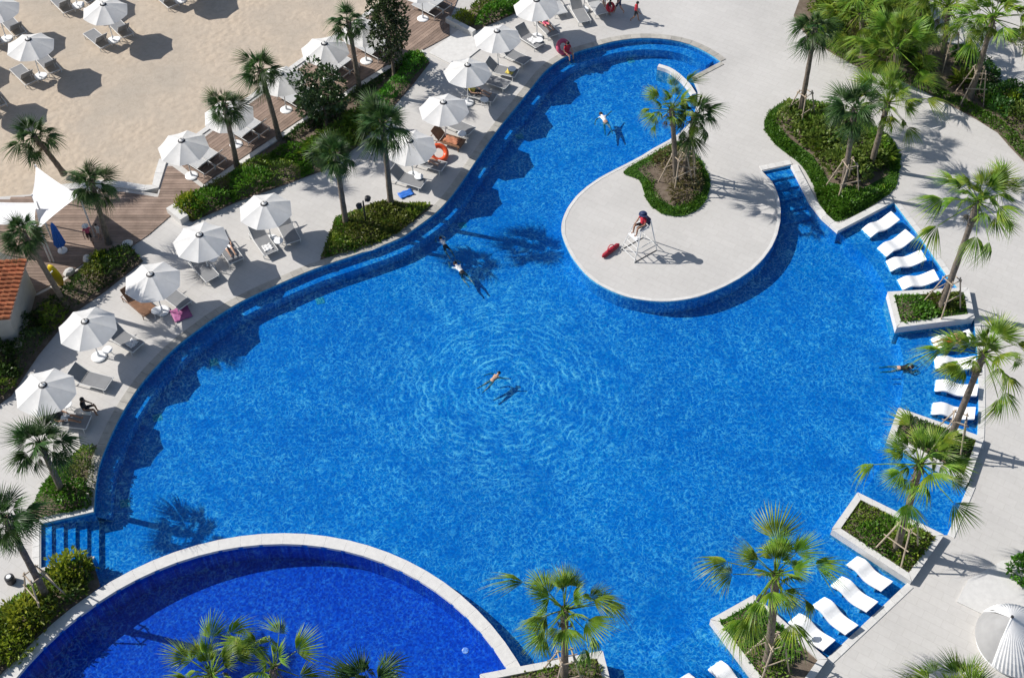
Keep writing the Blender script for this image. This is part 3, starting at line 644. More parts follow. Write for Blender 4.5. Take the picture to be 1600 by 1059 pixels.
# distinct bushes
YB = [bush_mesh('yellow_foliage', 0.75, 0.8, 620, M_yellow_leaf, 0.2), bush_mesh('green_foliage', 0.7, 0.75, 620, M_hedge, 0.17)]
SB = bush_mesh('strap_foliage', 0.6, 0.85, 90, M_palm_y, strap=True)
def stem_part(t, h=0.3): obj('stem', MB().tube([(0, 0, -0.02), (0.02, 0, h)], [0.05, 0.03], 6).mesh('stem'), M_bark, t)
for px, py, s, k, lab in ((297, 325, 1.0, 0, 'yellow green bush at the lower left tip of the boardwalk hedge'), (158, 412, 0.8, 0, 'yellow green bush in the shaded bed near the leaning palm'),
        (725, 34, 0.85, 0, 'yellow green bush beside the white ramp wall at the top'), (44, 968, 1.25, 0, 'tall yellow bush at the left, beside the plunge pool bed'), (112, 895, 1.15, 0, 'yellow bush over the corner of the lower pool steps'),
        (1578, 168, 1.1, 0, 'yellow bush at the right end of the upper palm bed'), (22, 1015, 0.9, 0, 'yellow bush low in the corner beside the plunge pool coping'), (645, 100, 0.95, 1, 'bright green bush ending the hedge next to the ramp'),
        (1555, 165, 0.9, 1, 'round green bush left of the yellow bush in the upper right bed'), (1255, 175, 0.7, 1, 'green bush at the far tip of the teardrop bed')):
    t = thing('bush', lab, 'bush', G(px, py, 0.03), random.uniform(0, 6), 'distinct bushes in the beds'); t.scale = (s, s, s)
    obj('foliage', YB[k], None, t); stem_part(t)
strap_at = [(1290, 235, 'teardrop bed, far left clump'), (1265, 205, 'teardrop bed near its left rim'), (1335, 262, 'teardrop bed between two trunks'), (1380, 250, 'teardrop bed at its right rim'), (1415, 85, 'upper right bed left of the thick trunk'),
            (1440, 110, 'upper right bed on the bare soil'), (1500, 130, 'upper right bed beside the leaning trunk'), (1310, 60, 'upper right bed, leftmost clump'), (530, 225, 'hedge bed under the left tall palm'), (575, 200, 'hedge bed under the right tall palm'), (490, 240, 'hedge bed right of the clipped part')]
for px, py, w in strap_at:
    t = thing('strap_plant', 'arching strap leaved plant in the ' + w, 'plant', G(px, py, 0.05), random.uniform(0, 6), 'strap leaved plants'); t.scale = (1.25,) * 3
    obj('leaves', SB, None, t); stem_part(t, 0.15)

# ------------------------------------------------------------------ raised planters on the sunny side
def planter(label, corners, zt, cover_label, mat, zin=0.10, h=0.45, size=0.15, dens=420, gaps=0.0):
    out = [G(x, y, zt).xy for x, y in corners]
    if sum(a.x * b.y - b.x * a.y for a, b in zip(out, out[1:] + out[:1])) < 0: out = out[::-1]
    n = len(out); w = 0.27
    inn = []
    for i in range(n):
        a, b, c = out[i - 1], out[i], out[(i + 1) % n]
        t1 = (b - a).normalized(); t2 = (c - b).normalized(); n1 = Vector((-t1.y, t1.x)); n2 = Vector((-t2.y, t2.x))
        m = (n1 + n2); m = m / max(0.3, m.dot(n1)); inn.append(b + m * w)
    root = thing('planter', label, 'planter', (0, 0, 0), 0, 'white stone planters standing in the pool')
    for i in range(n):
        j = (i + 1) % n; q = [out[i], out[j], inn[j], inn[i]]
        v = [(p.x, p.y, FLOOR_Z) for p in q] + [(p.x, p.y, zt) for p in q]
        L = (out[j] - out[i]).length; nn = max(1, round(L / 0.7))
        wv = MB().add(v, [(3, 2, 1, 0), (4, 5, 6, 7), (0, 1, 5, 4), (1, 2, 6, 5), (2, 3, 7, 6), (3, 0, 4, 7)])
        wl = obj('wall', wv.mesh('wall'), M_white_stone, root)
        for k in range(nn):                         # capping stones
            f0, f1 = (k + 0.004) / nn, (k + 1 - 0.004) / nn
            qq = [out[i].lerp(out[j], f0), out[i].lerp(out[j], f1), inn[i].lerp(inn[j], f1), inn[i].lerp(inn[j], f0)]
            nrm = (out[j] - out[i]).normalized(); o_ = Vector((nrm.y, -nrm.x)) * 0.02
            qq = [qq[0] + o_, qq[1] + o_, qq[2], qq[3]]; dz = random.uniform(-0.003, 0.003)
            v = [(p.x, p.y, zt + 0.002) for p in qq] + [(p.x, p.y, zt + 0.045 + dz) for p in qq]
            obj('capping_stone', MB().add(v, [(3, 2, 1, 0), (4, 5, 6, 7), (0, 1, 5, 4), (1, 2, 6, 5), (2, 3, 7, 6), (3, 0, 4, 7)]).mesh('capping_stone'), M_cap, wl)
    sheet('soil', [p.copy() for p in inn], zt - 0.06, M_soil, parent=root)
    cover('planter_shrubs', cover_label, inn, zt - 0.06, h, dens, mat, size, gaps=gaps)
    return inn
ZP = 0.28
planter('white planter at the bottom edge beside the plunge pool coping', [(750, 1054), (941, 1017), (965, 1110), (770, 1150)], ZP, 'sparse brown planting in the bottom planter beside the plunge pool', M_hedge_b, dens=200, gaps=0.4)
planter('white planter at lower right between the two nearest lounger groups', [(1110, 968), (1178, 930), (1292, 1030), (1226, 1122)], ZP, 'green and bare planting in the planter beside the black garden lamp', M_hedge, dens=300, gaps=0.55)
planter('white planter right of the pool, pointing lower left, with staked palm', [(1340, 770), (1300, 827), (1424, 908), (1474, 836)], ZP, 'dense green shrubs in the planter above the lower right loungers', M_hedge, dens=430)
planter('white planter below the middle group of in-water loungers', [(1404, 638), (1388, 683), (1512, 754), (1537, 684)], ZP, 'dense dark shrubs in the planter below the middle loungers', M_hedge_d, dens=430)
planter('white planter between the upper and middle groups of in-water loungers', [(1387, 457), (1401, 512), (1522, 497), (1513, 450)], ZP, 'low clipped shrubs in the planter above the middle loungers', M_hedge, dens=430)
# pale slab with a bush at the right edge
solid('white_plinth', P2([(1566, 876), (1512, 906), (1494, 940), (1540, 962), (1640, 975), (1690, 930), (1660, 870)]), 0.004, 0.06, M_cap)
tag(cover('mixed_planting', 'leafy green plants on the pale slab at the right edge', P2([(1580, 872), (1572, 892), (1590, 915), (1660, 925), (1670, 880)], 0.06), 0.065, 0.8, 420, M_hedge, 0.2))
# ------------------------------------------------------------------ palms
def frond_mesh(name, Lp, Rf, n, spread, droop, fold, mat):
    mb = MB()
    pet = [(Lp * t, 0, -0.10 * Lp * t * t) for t in (0, 0.35, 0.7, 1.0)]
    mb.tube(pet, [0.035, 0.024, 0.018, 0.014], 5, cap=False)
    ox, oz = pet[-1][0], pet[-1][2]
    for i in range(n):
        a = (i / (n - 1) - 0.5) * spread + random.uniform(-0.03, 0.03); la = Rf * (1.0 - 0.28 * (abs(a) / (spread / 2)) ** 2) * random.uniform(0.9, 1.07)
        hw = spread / (n - 1) * 0.56; lw_ = random.uniform(0.6, 1.5); ca, sa = math.cos(a), math.sin(a)
        def pt(t, side, dz=0.0):
            r_ = la * t; w = side * hw * la * (min(t, 0.38) if t <= 0.45 else 0.38 * max(0.0, (1 - t) / 0.55) ** 0.8); z = oz - droop * la * (t ** 2.6) * lw_ - fold * abs(a) * r_ * 0.35 + dz
            return (ox + r_ * ca - w * sa, r_ * sa + w * ca, z)
        rg = 0.026
        v = [pt(0.04, 0), pt(0.42, 1, -rg), pt(0.42, 0, rg), pt(0.42, -1, -rg), pt(0.74, 1, -rg), pt(0.74, -1, -rg), pt(1.0, 0)]
        mb.add(v, [(0, 2, 1), (0, 3, 2), (1, 2, 4), (2, 5, 4), (2, 3, 5), (4, 5, 6)])
    me = mb.mesh(name); me.materials.append(mat); return me
FR_D = [frond_mesh('fan_dense', 0.62 + 0.12 * (k // 2), 1.12, 26, R(190 - 10 * k), 0.30 + 0.12 * k, 0.35 + 0.12 * k, M_palm_d) for k in range(5)]
FR_Y = [frond_mesh('fan_open', 0.80 + 0.2 * k, 1.08, 24, R(165 - 10 * k), 0.25 + 0.12 * k, 0.4 + 0.16 * k, M_palm_y) for k in range(5)]
DEAD = frond_mesh('dead_fan', 0.8, 0.8, 14, R(80), 0.5, 0.9, M_dry)
SPEAR = []
for k, m_ in ((0, M_palm_d), (1, M_palm_y)):
    me = frond_mesh('spear', 0.8, 0.75, 9, R(28), 0.02, 0.0, m_); SPEAR.append(me)
STUB = MB().tube([(0, 0, 0), (0.16, 0, 0.14)], [0.04, 0.012], 5).mesh('leaf_stub', [M_trunk])
def stakes(label, loc, ang, h=2.0, rad=0.95):
    t = thing('palm_stakes', label, 'stakes', loc, ang, 'wooden stakes propping the palms'); P = []
    for k in range(4):
        a = k * math.pi / 2; f = Vector((rad * math.cos(a), rad * math.sin(a), -0.05)); g = Vector((0.34 * math.cos(a), 0.34 * math.sin(a), h + 0.25)); P.append((f, g))
        obj('pole', MB().tube([f, g], 0.036, 6).mesh('pole'), M_stake, t)
    for k in range(4):
        for fr in (0.5, 0.92):
            if fr < 0.6 and k % 2: continue
            a, b = P[k][0].lerp(P[k][1], fr), P[(k + 1) % 4][0].lerp(P[(k + 1) % 4][1], fr); d = (b - a) * 0.16
            obj('crossbar', MB().tube([a - d, b + d], 0.03, 6).mesh('crossbar'), M_stake, t)
def palm(label, base, crown, kind='d', n=30, scale=1.0, h=None, z0=0.03, staked=None, group='fan palms'):
    b = G(*base, z0)
    if h is None:
        best = None
        for i in range(20, 100):
            hh = i * 0.1; c = G(*crown, z0 + hh); l = (c.xy - b.xy).length / hh
            if best is None or l < best[0]: best = (l, hh)
        h = best[1]
    c = G(*crown, z0 + h)
    root = thing('fan_palm', label, 'palm', b, 0, group)
    d = c - b; mid = d * 0.5 + Vector((d.x, d.y, 0)) * -0.10
    pts = []
    for i in range(13):
        t = i / 12; p = mid * (2 * t * (1 - t)) + d * (t * t); pts.append(p)
    rad = [(0.17 - 0.05 * (i / 12)) * (1.0 + (0.06 if i % 2 else -0.03)) * (1.35 if i == 0 else 1.0) * (1.25 if i >= 10 else 1.0) * (0.75 + 0.25 * scale) for i in range(13)]
    tr = obj('trunk', MB().tube(pts, rad, 10).mesh('trunk', smooth=True), M_trunk, root)
    for k in range(14):
        a = k * 2.4; zz = d * (1 - 0.018 * k); s_ = obj('leaf_stub', STUB, None, tr, zz + Vector((math.cos(a), math.sin(a), 0)) * 0.1, (0, 0, a)); s_.scale = (1, 1, 1)
    FR = FR_D if kind == 'd' else FR_Y
    a = random.uniform(0, 6)
    for k in range(n):
        t = (k + 0.5) / n; el = R(84) - R(128 if kind == 'd' else 112) * (t ** 0.9) + R(random.uniform(-14, 14)); a += 2.39996 + random.uniform(-0.5, 0.5)
        s = scale * random.uniform(0.72, 1.28) * (0.8 + 0.2 * min(1, t * 3))
        me = FR[min(4, int(t * 5))] if random.random() < 0.7 else random.choice(FR)
        o = obj('frond', me, None, root, d + Vector((math.cos(a), math.sin(a), 0)) * 0.05 - Vector((0, 0, 0.22 * t)), (random.uniform(-0.7, 0.7), -el, a)); o.scale = (s, s * random.uniform(0.75, 1.1), s)
    for k in range(3):
        a += 2.1; o = obj('dead_frond', DEAD, None, root, d - Vector((0, 0, 0.3)), (random.uniform(-0.3, 0.3), R(random.uniform(40, 70)), a)); o.scale = (0.75 * scale,) * 3
    for k in range(2):
        o = obj('spear_leaf', SPEAR[0 if kind == 'd' else 1], None, root, d, (0, -R(random.uniform(70, 85)), random.uniform(0, 6))); o.scale = (scale,) * 3
    if staked: stakes(staked, b, random.uniform(0, 2))
    return root
palm('dark fan palm in front of the white shade sail on the beach edge', (100, 272), (52, 212), 'd', 22, 0.78)
palm('leaning fan palm over the boardwalk beside the child in pink', (170, 380), (142, 282), 'd', 26, 0.76)
palm('dark fan palm in front of the tiled hut roof', (103, 478), (34, 362), 'd', 26, 0.68)
palm('slim fan palm between the two lowest boardwalk umbrellas', (371, 262), (351, 165), 'd', 26, 0.68)
palm('slim fan palm right of its twin, by the second boardwalk umbrella', (437, 218), (406, 107), 'd', 28, 0.72)
palm('fan palm in front of the upper boardwalk umbrellas', (562, 142), (544, 32), 'd', 26, 0.68)
palm('tall fan palm above the wedge bed, right of its neighbour', (611, 322), (598, 192), 'd', 30, 0.88)
palm('fan palm at the left corner of the wedge bed by the pool', (541, 352), (524, 240), 'd', 28, 0.70)
palm('fan palm beside the lowest poolside umbrella', (100, 772), (62, 692), 'd', 26, 0.85)
palm('fan palm leaning over the lower pool steps at the left edge', (76, 936), (8, 808), 'd', 28, 0.78, staked='wooden stakes under the palm beside the plunge pool bed')
palm('left fan palm of the pair on the island', (1056, 288), (1049, 168), 'y', 23, 0.78, staked='wooden stakes round the left island palm')
palm('right fan palm of the pair on the island', (1068, 276), (1086, 178), 'd', 20, 0.9, staked='wooden stakes round the right island palm')
palm('tall slim palm at the far left of the teardrop bed', (1248, 190), (1274, 42), 'd', 24, 0.76, staked='wooden stakes at the far left of the teardrop bed')
palm('fan palm at the front of the teardrop bed nearest the pool', (1316, 300), (1336, 168), 'd', 26, 0.85, staked='wooden stakes at the front of the teardrop bed')
palm('fan palm at the right rim of the teardrop bed', (1360, 262), (1388, 158), 'y', 31, 0.95)
palm('bushy palm at the left of the upper right bed', (1348, 85), (1345, 18), 'y', 28, 1.1)
palm('bushy palm behind the teardrop bed in the upper right bed', (1398, 128), (1400, 72), 'y', 30, 1.15, h=3.2)
palm('palm at the back of the upper right bed', (1432, 60), (1438, -8), 'y', 26, 1.1)
palm('thick trunked palm in the middle of the upper right bed', (1472, 98), (1482, 8), 'y', 26, 1.05, staked='wooden stakes round the thick trunk in the upper right bed')
palm('leaning palm at the right of the upper right bed', (1515, 155), (1553, 25), 'y', 31, 1.0, staked='wooden stakes round the leaning trunk in the upper right bed')
palm('open crowned palm leaning right beside the top in-water loungers', (1470, 480), (1530, 312), 'y', 27, 1.0, z0=0.2, staked='wooden stakes in the planter above the middle loungers')
palm('open crowned palm leaning over the middle in-water loungers', (1480, 695), (1538, 550), 'y', 29, 0.95, z0=0.2, staked='wooden stakes in the planter below the middle loungers')
palm('open crowned palm over the planter that points lower left', (1400, 858), (1438, 722), 'y', 28, 0.95, z0=0.2, staked='wooden stakes in the planter that points lower left')
palm('open crowned palm beside the black garden lamp, lower right planter', (1198, 1038), (1212, 895), 'y', 27, 1.0, z0=0.2, staked='wooden stakes in the lower right planter')
palm('open crowned palm in the bottom planter beside the plunge pool', (882, 1062), (882, 950), 'y', 29, 0.9, z0=0.2, staked='wooden stakes in the bottom planter')
palm('palm crown reaching into the bottom edge at left', (318, 1170), (330, 1052), 'y', 30, 0.95, h=5.0)
palm('second palm crown at the bottom edge, with a tall spear leaf', (425, 1155), (428, 1040), 'y', 12, 0.95, h=5.0)
palm('third palm crown at the bottom edge over the plunge pool', (580, 1190), (578, 1070), 'd', 16, 0.95, h=5.0)
palm('palm just below the daybed at the bottom right corner', (1500, 1150), (1495, 1095), 'y', 30, 0.9, h=2.4)

# leafy trees
def leafy_tree(label, base, crown, h, rx, rz, n, mat, size):
    b = G(*base, 0.03); c = G(*crown, h); root = thing('leafy_tree', label, 'tree', b); d = c - b
    tr = obj('trunk', MB().tube([(0, 0, -0.05), d * 0.4 + Vector((0.04, 0, 0)), d * 0.75, d], [0.11, 0.085, 0.06, 0.03], 8).mesh('trunk', smooth=True), M_bark, root)
    for k in range(7):
        a = k * 0.9; p0 = d * (0.55 + 0.05 * k); p1 = p0 + Vector((math.cos(a) * rx * 0.7, math.sin(a) * rx * 0.7, rz * 0.35)); obj('limb', MB().tube([p0, (p0 + p1) / 2 + Vector((0, 0, 0.06)), p1], [0.04, 0.03, 0.012], 5).mesh('limb'), M_bark, tr)
    cl = rng.normal(0, 1, (26, 3)); cl /= np.linalg.norm(cl, axis=1)[:, None]; cl *= rng.uniform(0.45, 0.95, 26)[:, None]
    wch = rng.integers(0, 26, n); off = rng.normal(0, 1, (n, 3)); off /= np.linalg.norm(off, axis=1)[:, None]
    loc = cl[wch] + off * (rng.uniform(0.3, 1, n) ** 0.4)[:, None] * 0.33
    pts = loc * np.array([rx, rx, rz]) + np.array(d)
    obj('crown', leaf_cloud('crown', pts, off + loc * 0.5, size, mat, 0.6), None, root)
leafy_tree('round dark leafed tree beside the third boardwalk umbrella', (513, 212), (500, 135), 2.7, 1.5, 1.6, 3600, M_tree_leaf, 0.2)
leafy_tree('tall narrow dark tree at the upper end of the hedge bed', (616, 128), (606, 42), 3.4, 1.15, 2.3, 3800, M_tree_leaf, 0.19)

# ------------------------------------------------------------------ parasols
def parasol_parts():
    n = 8; Rr, ri, zr, za = 1.40, 0.19, 2.10, 2.62
    parts = {}
    mb = MB(); seg = 6; sid = 4; v = []; f = []
    for i in range(seg + 1):
        t = i / seg; r_ = ri + (Rr - ri) * t
        for j in range(sid + 1):
            s = j / sid; a = (s - 0.5) * 2 * math.pi / n; rr = r_ * math.cos(math.pi / n) / math.cos(a)
            sag = 0.055 * t * (1 - (2 * s - 1) ** 2)
            z = za - (za - zr) * (t ** 1.08) - sag
            v.append((rr * math.cos(a), rr * math.sin(a), z))
    for i in range(seg):
        for j in range(sid): f.append((i * (sid + 1) + j, (i + 1) * (sid + 1) + j, (i + 1) * (sid + 1) + j + 1, i * (sid + 1) + j + 1))
    parts['canopy_panel'] = mb.add(v, f).mesh('canopy_panel', [M_canvas], smooth=True)
    parts['rib'] = MB().tube([(0.03, 0, za + 0.02), (0.7, 0, za - 0.255), (Rr - 0.03, 0, zr - 0.015)], 0.022, 5).mesh('rib', [M_dark])
    parts['pole'] = MB().tube([(0, 0, 0.02), (0, 0, za + 0.05)], 0.028, 8).mesh('pole', [M_frame])
    parts['base'] = MB().lathe([(0.36, 0.0), (0.36, 0.05), (0.30, 0.08), (0.07, 0.09), (0.05, 0.34), (0.04, 0.34)], 20).mesh('base', [M_plastic])
    parts['vent_cap'] = MB().lathe([(0.135, 0.0), (0.08, 0.03), (0.02, 0.05)], 8, c=(0, 0, za + 0.05)).mesh('vent_cap', [M_canvas])
    parts['dark_vent_disc'] = MB().lathe([(0.06, -0.03), (0.20, -0.012), (0.20, 0.0), (0.05, 0.03)], 16, c=(0, 0, za + 0.004)).mesh('dark_vent_disc', [M_dark])  # dark disc added for the vent's dark gaps, keeps sun from leaking through
    parts['finial'] = MB().blob((0, 0, za + 0.15), 0.03, 0.03, 0.045).mesh('finial', [M_dark])
    return parts
PAR = parasol_parts()
def parasol(label, cap, group, rz=0.0):
    p = G(*cap, 2.7); p.z = 0.03; t = thing('parasol', label, 'parasol', p, rz, group)
    if group.startswith('beach'): t.location = G(*cap, 2.48); t.location.z = -0.22
    t.rotation_euler = (R(random.uniform(-1.5, 1.5)), R(random.uniform(-1.5, 1.5)), rz); k_ = random.uniform(0.97, 1.03); t.scale = (k_, k_, random.uniform(0.98, 1.02))
    for nm in ('pole', 'base', 'vent_cap', 'dark_vent_disc', 'finial'): obj(nm, PAR[nm], None, t)
    for k in range(8):
        obj('canopy_panel', PAR['canopy_panel'], None, t, rot=(0, 0, k * math.pi / 4)); obj('rib', PAR['rib'], None, t, rot=(0, 0, (k + 0.5) * math.pi / 4))
    return t.location.copy()
ORD = ['lowest', 'second', 'third', 'fourth', 'fifth', 'sixth', 'seventh', 'eighth', 'ninth', 'tenth', 'eleventh']
pool_caps = [(64, 600), (132, 501), (235, 429), (310, 364), (412, 317), (641, 217), (694, 160), (729, 102), (778, 49), (840, 0), (915, -42)]
board_caps = [(284, 217), (356, 168), (437, 114), (505, 67), (566, 38), (657, -28)]
beach_caps = [(160, 5), (42, 61), (-12, 3), (-47, 115), (-104, 55), (103, -49), (268, -57)]
PP = [parasol('white parasol, %s in the row along the left pool edge, counted upward' % ORD[i], c, 'poolside parasols', random.uniform(0.0, 0.5)) for i, c in enumerate(pool_caps)]
BP = [parasol('white parasol, %s in the boardwalk row, counted from lower left' % ORD[i], c, 'parasols along the boardwalk', random.uniform(0.0, 0.5)) for i, c in enumerate(board_caps)]
bl = ['white beach parasol at the top edge with two loungers below it', 'white beach parasol near the upper left corner, whole in view', 'white beach parasol cut by the left edge at the corner', 'beach parasol whose shadow lies above the dark palm',
      'beach parasol at the left whose shadow sliver touches the edge', 'beach parasol at the top with its shadow behind another', 'beach parasol at the top whose shadow lies nearest the boardwalk']
SP_ = [parasol(bl[i], c, 'beach parasols', 0.2) for i, c in enumerate(beach_caps)]

# ------------------------------------------------------------------ loungers and small furniture
def lounger_meshes(sling, frame, back=42):
    d = {}; w = 0.78; px = -0.28; zs = 0.34; L = 0.74; a = R(back); bx, bz = px - L * math.cos(a), zs + L * math.sin(a)
    def slab(p0, p1, th, ww):
        p0, p1 = Vector(p0), Vector(p1); t = (p1 - p0).normalized(); nn = Vector((-t.z, 0, t.x)); k = 5; v = []; f = []
        for i in range(k + 1):
            c = p0.lerp(p1, i / k) - Vector((0, 0, 1)) * 0.02 * math.sin(math.pi * i / k)
            for s_, y in ((1, -ww / 2), (1, ww / 2), (-1, ww / 2), (-1, -ww / 2)): q = c + nn * s_ * th / 2; v.append((q.x, y, q.z))
        for i in range(k):
            for j in range(4): f.append((i * 4 + j, i * 4 + (j + 1) % 4, i * 4 + 4 + (j + 1) % 4, i * 4 + 4 + j))
        f += [(0, 1, 2, 3), (k * 4 + 3, k * 4 + 2, k * 4 + 1, k * 4)]
        return MB().add(v, f)
    d['seat'] = slab((px + 0.01, 0, zs), (1.0, 0, zs), 0.03, w - 0.06).mesh('seat', [sling]); d['backrest'] = slab((px - 0.01, 0, zs + 0.01), (bx, 0, bz), 0.03, w - 0.06).mesh('backrest', [sling])
    fm = MB()
    for s in (-1, 1):
        fm.tube([(-0.9, s * w / 2, zs - 0.04), (1.03, s * w / 2, zs - 0.01)], 0.022, 6); fm.tube([(px, s * (w / 2 - 0.02), zs), (bx, s * (w / 2 - 0.02), bz)], 0.018, 6)
    fm.tube([(1.03, -w / 2, zs - 0.01), (1.03, w / 2, zs - 0.01)], 0.022, 6); fm.tube([(-0.9, -w / 2, zs - 0.04), (-0.9, w / 2, zs - 0.04)], 0.022, 6); fm.tube([(bx, -w / 2 + 0.02, bz), (bx, w / 2 - 0.02, bz)], 0.018, 6)
    fm.tube([(px - 0.3, -0.2, zs - 0.04), (px - 0.4 * math.cos(a), -0.2, zs + 0.4 * math.sin(a))], 0.012, 5)
    d['frame'] = fm.mesh('frame', [frame]); d['leg'] = MB().tube([(0, 0, 0), (0, 0, zs - 0.02)], 0.022, 6).mesh('leg', [frame]); d['w'] = w
    return d
LG = lounger_meshes(M_sling, M_frame); LGW = lounger_meshes(M_sling_l, M_frame, 48); LGB = lounger_meshes(M_brown, M_brown, 50); LGP = lounger_meshes(M_sling, M_frame, 55)
def lounger(label, p, ang, group, kind=LG, z=0.0):
    t = thing('sun_lounger', label, 'sun lounger', (p.x, p.y, z), ang, group)
    for nm in ('seat', 'backrest', 'frame'): obj(nm, kind[nm], None, t)
    for x in (-0.8, 0.9):
        for s in (-1, 1): obj('leg', kind['leg'], None, t, (x, s * kind['w'] / 2, 0))
    return t
TT = MB().lathe([(0.24, 0.42), (0.25, 0.44), (0.24, 0.455)], 16).mesh('tabletop', [M_plastic]); TL = MB().tube([(0.19, 0, 0), (0.12, 0, 0.425)], 0.014, 5).mesh('leg', [M_frame])
def side_table(label, p, z=0.0, group='white side tables'):
    t = thing('side_table', label, 'table', (p.x, p.y, z), random.uniform(0, 3), group); obj('tabletop', TT, None, t)
    for k in range(4): obj('leg', TL, None, t, rot=(0, 0, k * math.pi / 2))
# beach: pairs facing the sea, head end towards the pool
for i, p in enumerate(SP_):
    ang = R(132); u = Vector((math.cos(ang), math.sin(ang), 0)); nn = Vector((-u.y, u.x, 0))
    for s in (-1, 1):
        c = p + u * 0.35 + nn * s * 0.78
        lounger(('grey %s lounger below the ' % ('right' if s < 0 else 'left')) + bl[i].replace('white ', '').split(',')[0].split(' with two')[0], c, ang + random.uniform(-0.06, 0.06), 'beach loungers', LGP, -0.22)
    side_table('white table below the ' + bl[i].replace('white ', '').split(' with')[0].split(',')[0], p + u * -0.55, -0.22, 'beach side tables')
# poolside: feet towards the water
def pool_dir(p):
    q = min(range(1, len(top_left) - 1), key=lambda i: (top_left[i] - p.xy).length); d = top_left[q] - p.xy; return math.atan2(d.y, d.x)
pl = [(0, (143, 598), LG, 'grey lounger'), (0, (108, 662), LG, 'grey lounger with a visitor'), (1, (195, 535), LG, 'half shaded grey lounger'), (2, (218, 478), LGB, 'brown wooden lounger'), (2, (271, 468), LG, 'grey lounger next to the pink bundle'),
      (3, (318, 424), LG, 'shaded grey lounger'), (3, (358, 396), LG, 'grey lounger with a reader'), (4, (412, 383), LG, 'left grey lounger'), (4, (450, 365), LG, 'right grey lounger'),
      (5, (636, 286), LG, 'left grey lounger'), (5, (668, 260), LG, 'right grey lounger with the orange ring'), (6, (698, 224), LGB, 'brown lounger with patterned towel'), (6, (714, 202), LG, 'grey lounger'),
      (7, (748, 154), LG, 'grey lounger with a visitor in yellow'), (7, (770, 132), LG, 'empty grey lounger'), (8, (782, 116), LG, 'left grey lounger'), (8, (803, 93), LG, 'right grey lounger'),
      (9, (826, 66), LG, 'grey lounger with towels'), (9, (853, 48), LG, 'grey lounger with visitors'), (9, (868, 14), LGW, 'pale lounger behind, '), (10, (905, 26), LG, 'left grey lounger'), (10, (930, 14), LGW, 'right pale lounger')]
LP = {}
for i, px, kd, w in pl:
    p = G(*px); ang = pool_dir(p) + random.uniform(-0.08, 0.08)
    LP[px] = lounger('%s below the %s poolside parasol, counted upward' % (w.rstrip(', '), ORD[i]), p, ang, 'poolside loungers', kd), p, ang
for i, px in ((0, (108, 640)), (1, (171, 555)), (2, (247, 494)), (3, (335, 413)), (4, (437, 385)), (5, (655, 285)), (6, (722, 218)), (7, (757, 165)), (8, (800, 117)), (9, (842, 72))):
    side_table('white side table below the %s poolside parasol, counted upward' % ORD[i], G(*px))
# boardwalk: pale backs, facing the sea
bang = sang + math.pi / 2
for i, p in enumerate(BP):
    u = Vector((math.cos(bang), math.sin(bang), 0)); nn = Vector((-u.y, u.x, 0)); 
    for s in (-1, 1): lounger('pale lounger on the %s below the %s boardwalk parasol from lower left' % ('right' if s < 0 else 'left', ORD[i]), p + nn * (s * 0.42 - 1.15) + u * 0.15, bang, 'boardwalk loungers', LGW, 0.044)

# wave shaped loungers standing in the water
def wave_mesh():
    prof = [(0, 0.66), (0.15, 0.60), (0.35, 0.50), (0.6, 0.39), (0.85, 0.34), (1.05, 0.37), (1.25, 0.43), (1.42, 0.44), (1.58, 0.38), (1.75, 0.27), (1.88, 0.20)]
    prof = [(x, z) for x, z in (tuple(p) for p in spline([Vector(q) for q in prof], 3))]
    w = 0.36; v = []; f = []; k = len(prof)
    for x, z in prof:
        for y, dz in ((-w, -0.015), (-w * 0.85, 0.0), (w * 0.85, 0.0), (w, -0.015), (w, -0.10), (-w, -0.10)): v.append((x, y, z + dz))
    for i in range(k - 1):
        for j in range(6): f.append((i * 6 + j, i * 6 + (j + 1) % 6, i * 6 + 6 + (j + 1) % 6, i * 6 + 6 + j))
    f += [tuple(range(6)), tuple((k - 1) * 6 + j for j in reversed(range(6)))]
    mb = MB().add(v, f)
    bm = bmesh.new(); me = mb.mesh('wave_body', [M_plastic]); bm.from_mesh(me); bmesh.ops.recalc_face_normals(bm, faces=bm.faces); bm.to_mesh(me); bm.free(); return me
WV = wave_mesh(); WF = MB().box((0, 0, 0), (0.28, 0.6, 0.34), taper=0.8).mesh('foot', [M_plastic])
wl = [((1398, 340), (1360, 362), 'topmost of the upper group, beside the teardrop bed'), ((1421, 368), (1385, 390), 'second from the top in the upper group'), ((1442, 401), (1392, 415), 'third from the top in the upper group'), ((1462, 432), (1408, 445), 'lowest of the upper group, against the planter'),
      ((1517, 526), (1454, 540), 'with a sunbather, topmost of the middle group'), ((1524, 568), (1458, 566), 'second from the top in the middle group'), ((1526, 612), (1457, 602), 'third from the top in the middle group'), ((1522, 648), (1450, 638), 'lowest of the middle group, against the planter'),
      ((1385, 918), (1324, 872), 'topmost of the lower group, beside the planter'), ((1362, 950), (1306, 905), 'second of the lower group, under a palm leaf'), ((1330, 986), (1276, 938), 'third of the lower group'), ((1295, 1010), (1237, 965), 'lowest of the lower group, beside the planter'),
      ((1165, 1090), (1120, 1040), 'at the bottom edge, right one'), ((1110, 1112), (1068, 1056), 'at the bottom edge, left one, barely in view')]
for a, b, w in wl:
    p0 = G(*a, 0.15); p1 = G(*b, -0.1); ang = math.atan2((p1 - p0).y, (p1 - p0).x)
    t = thing('water_lounger', 'white wave shaped lounger in the water, ' + w, 'sun lounger', (p0.x, p0.y, SHELF_Z), ang + random.uniform(-0.05, 0.05), 'white loungers standing in the water')
    obj('body', WV, None, t); obj('foot', WF, None, t, (0.45, 0, 0.17)); obj('foot', WF, None, t, (1.38, 0, 0.17))

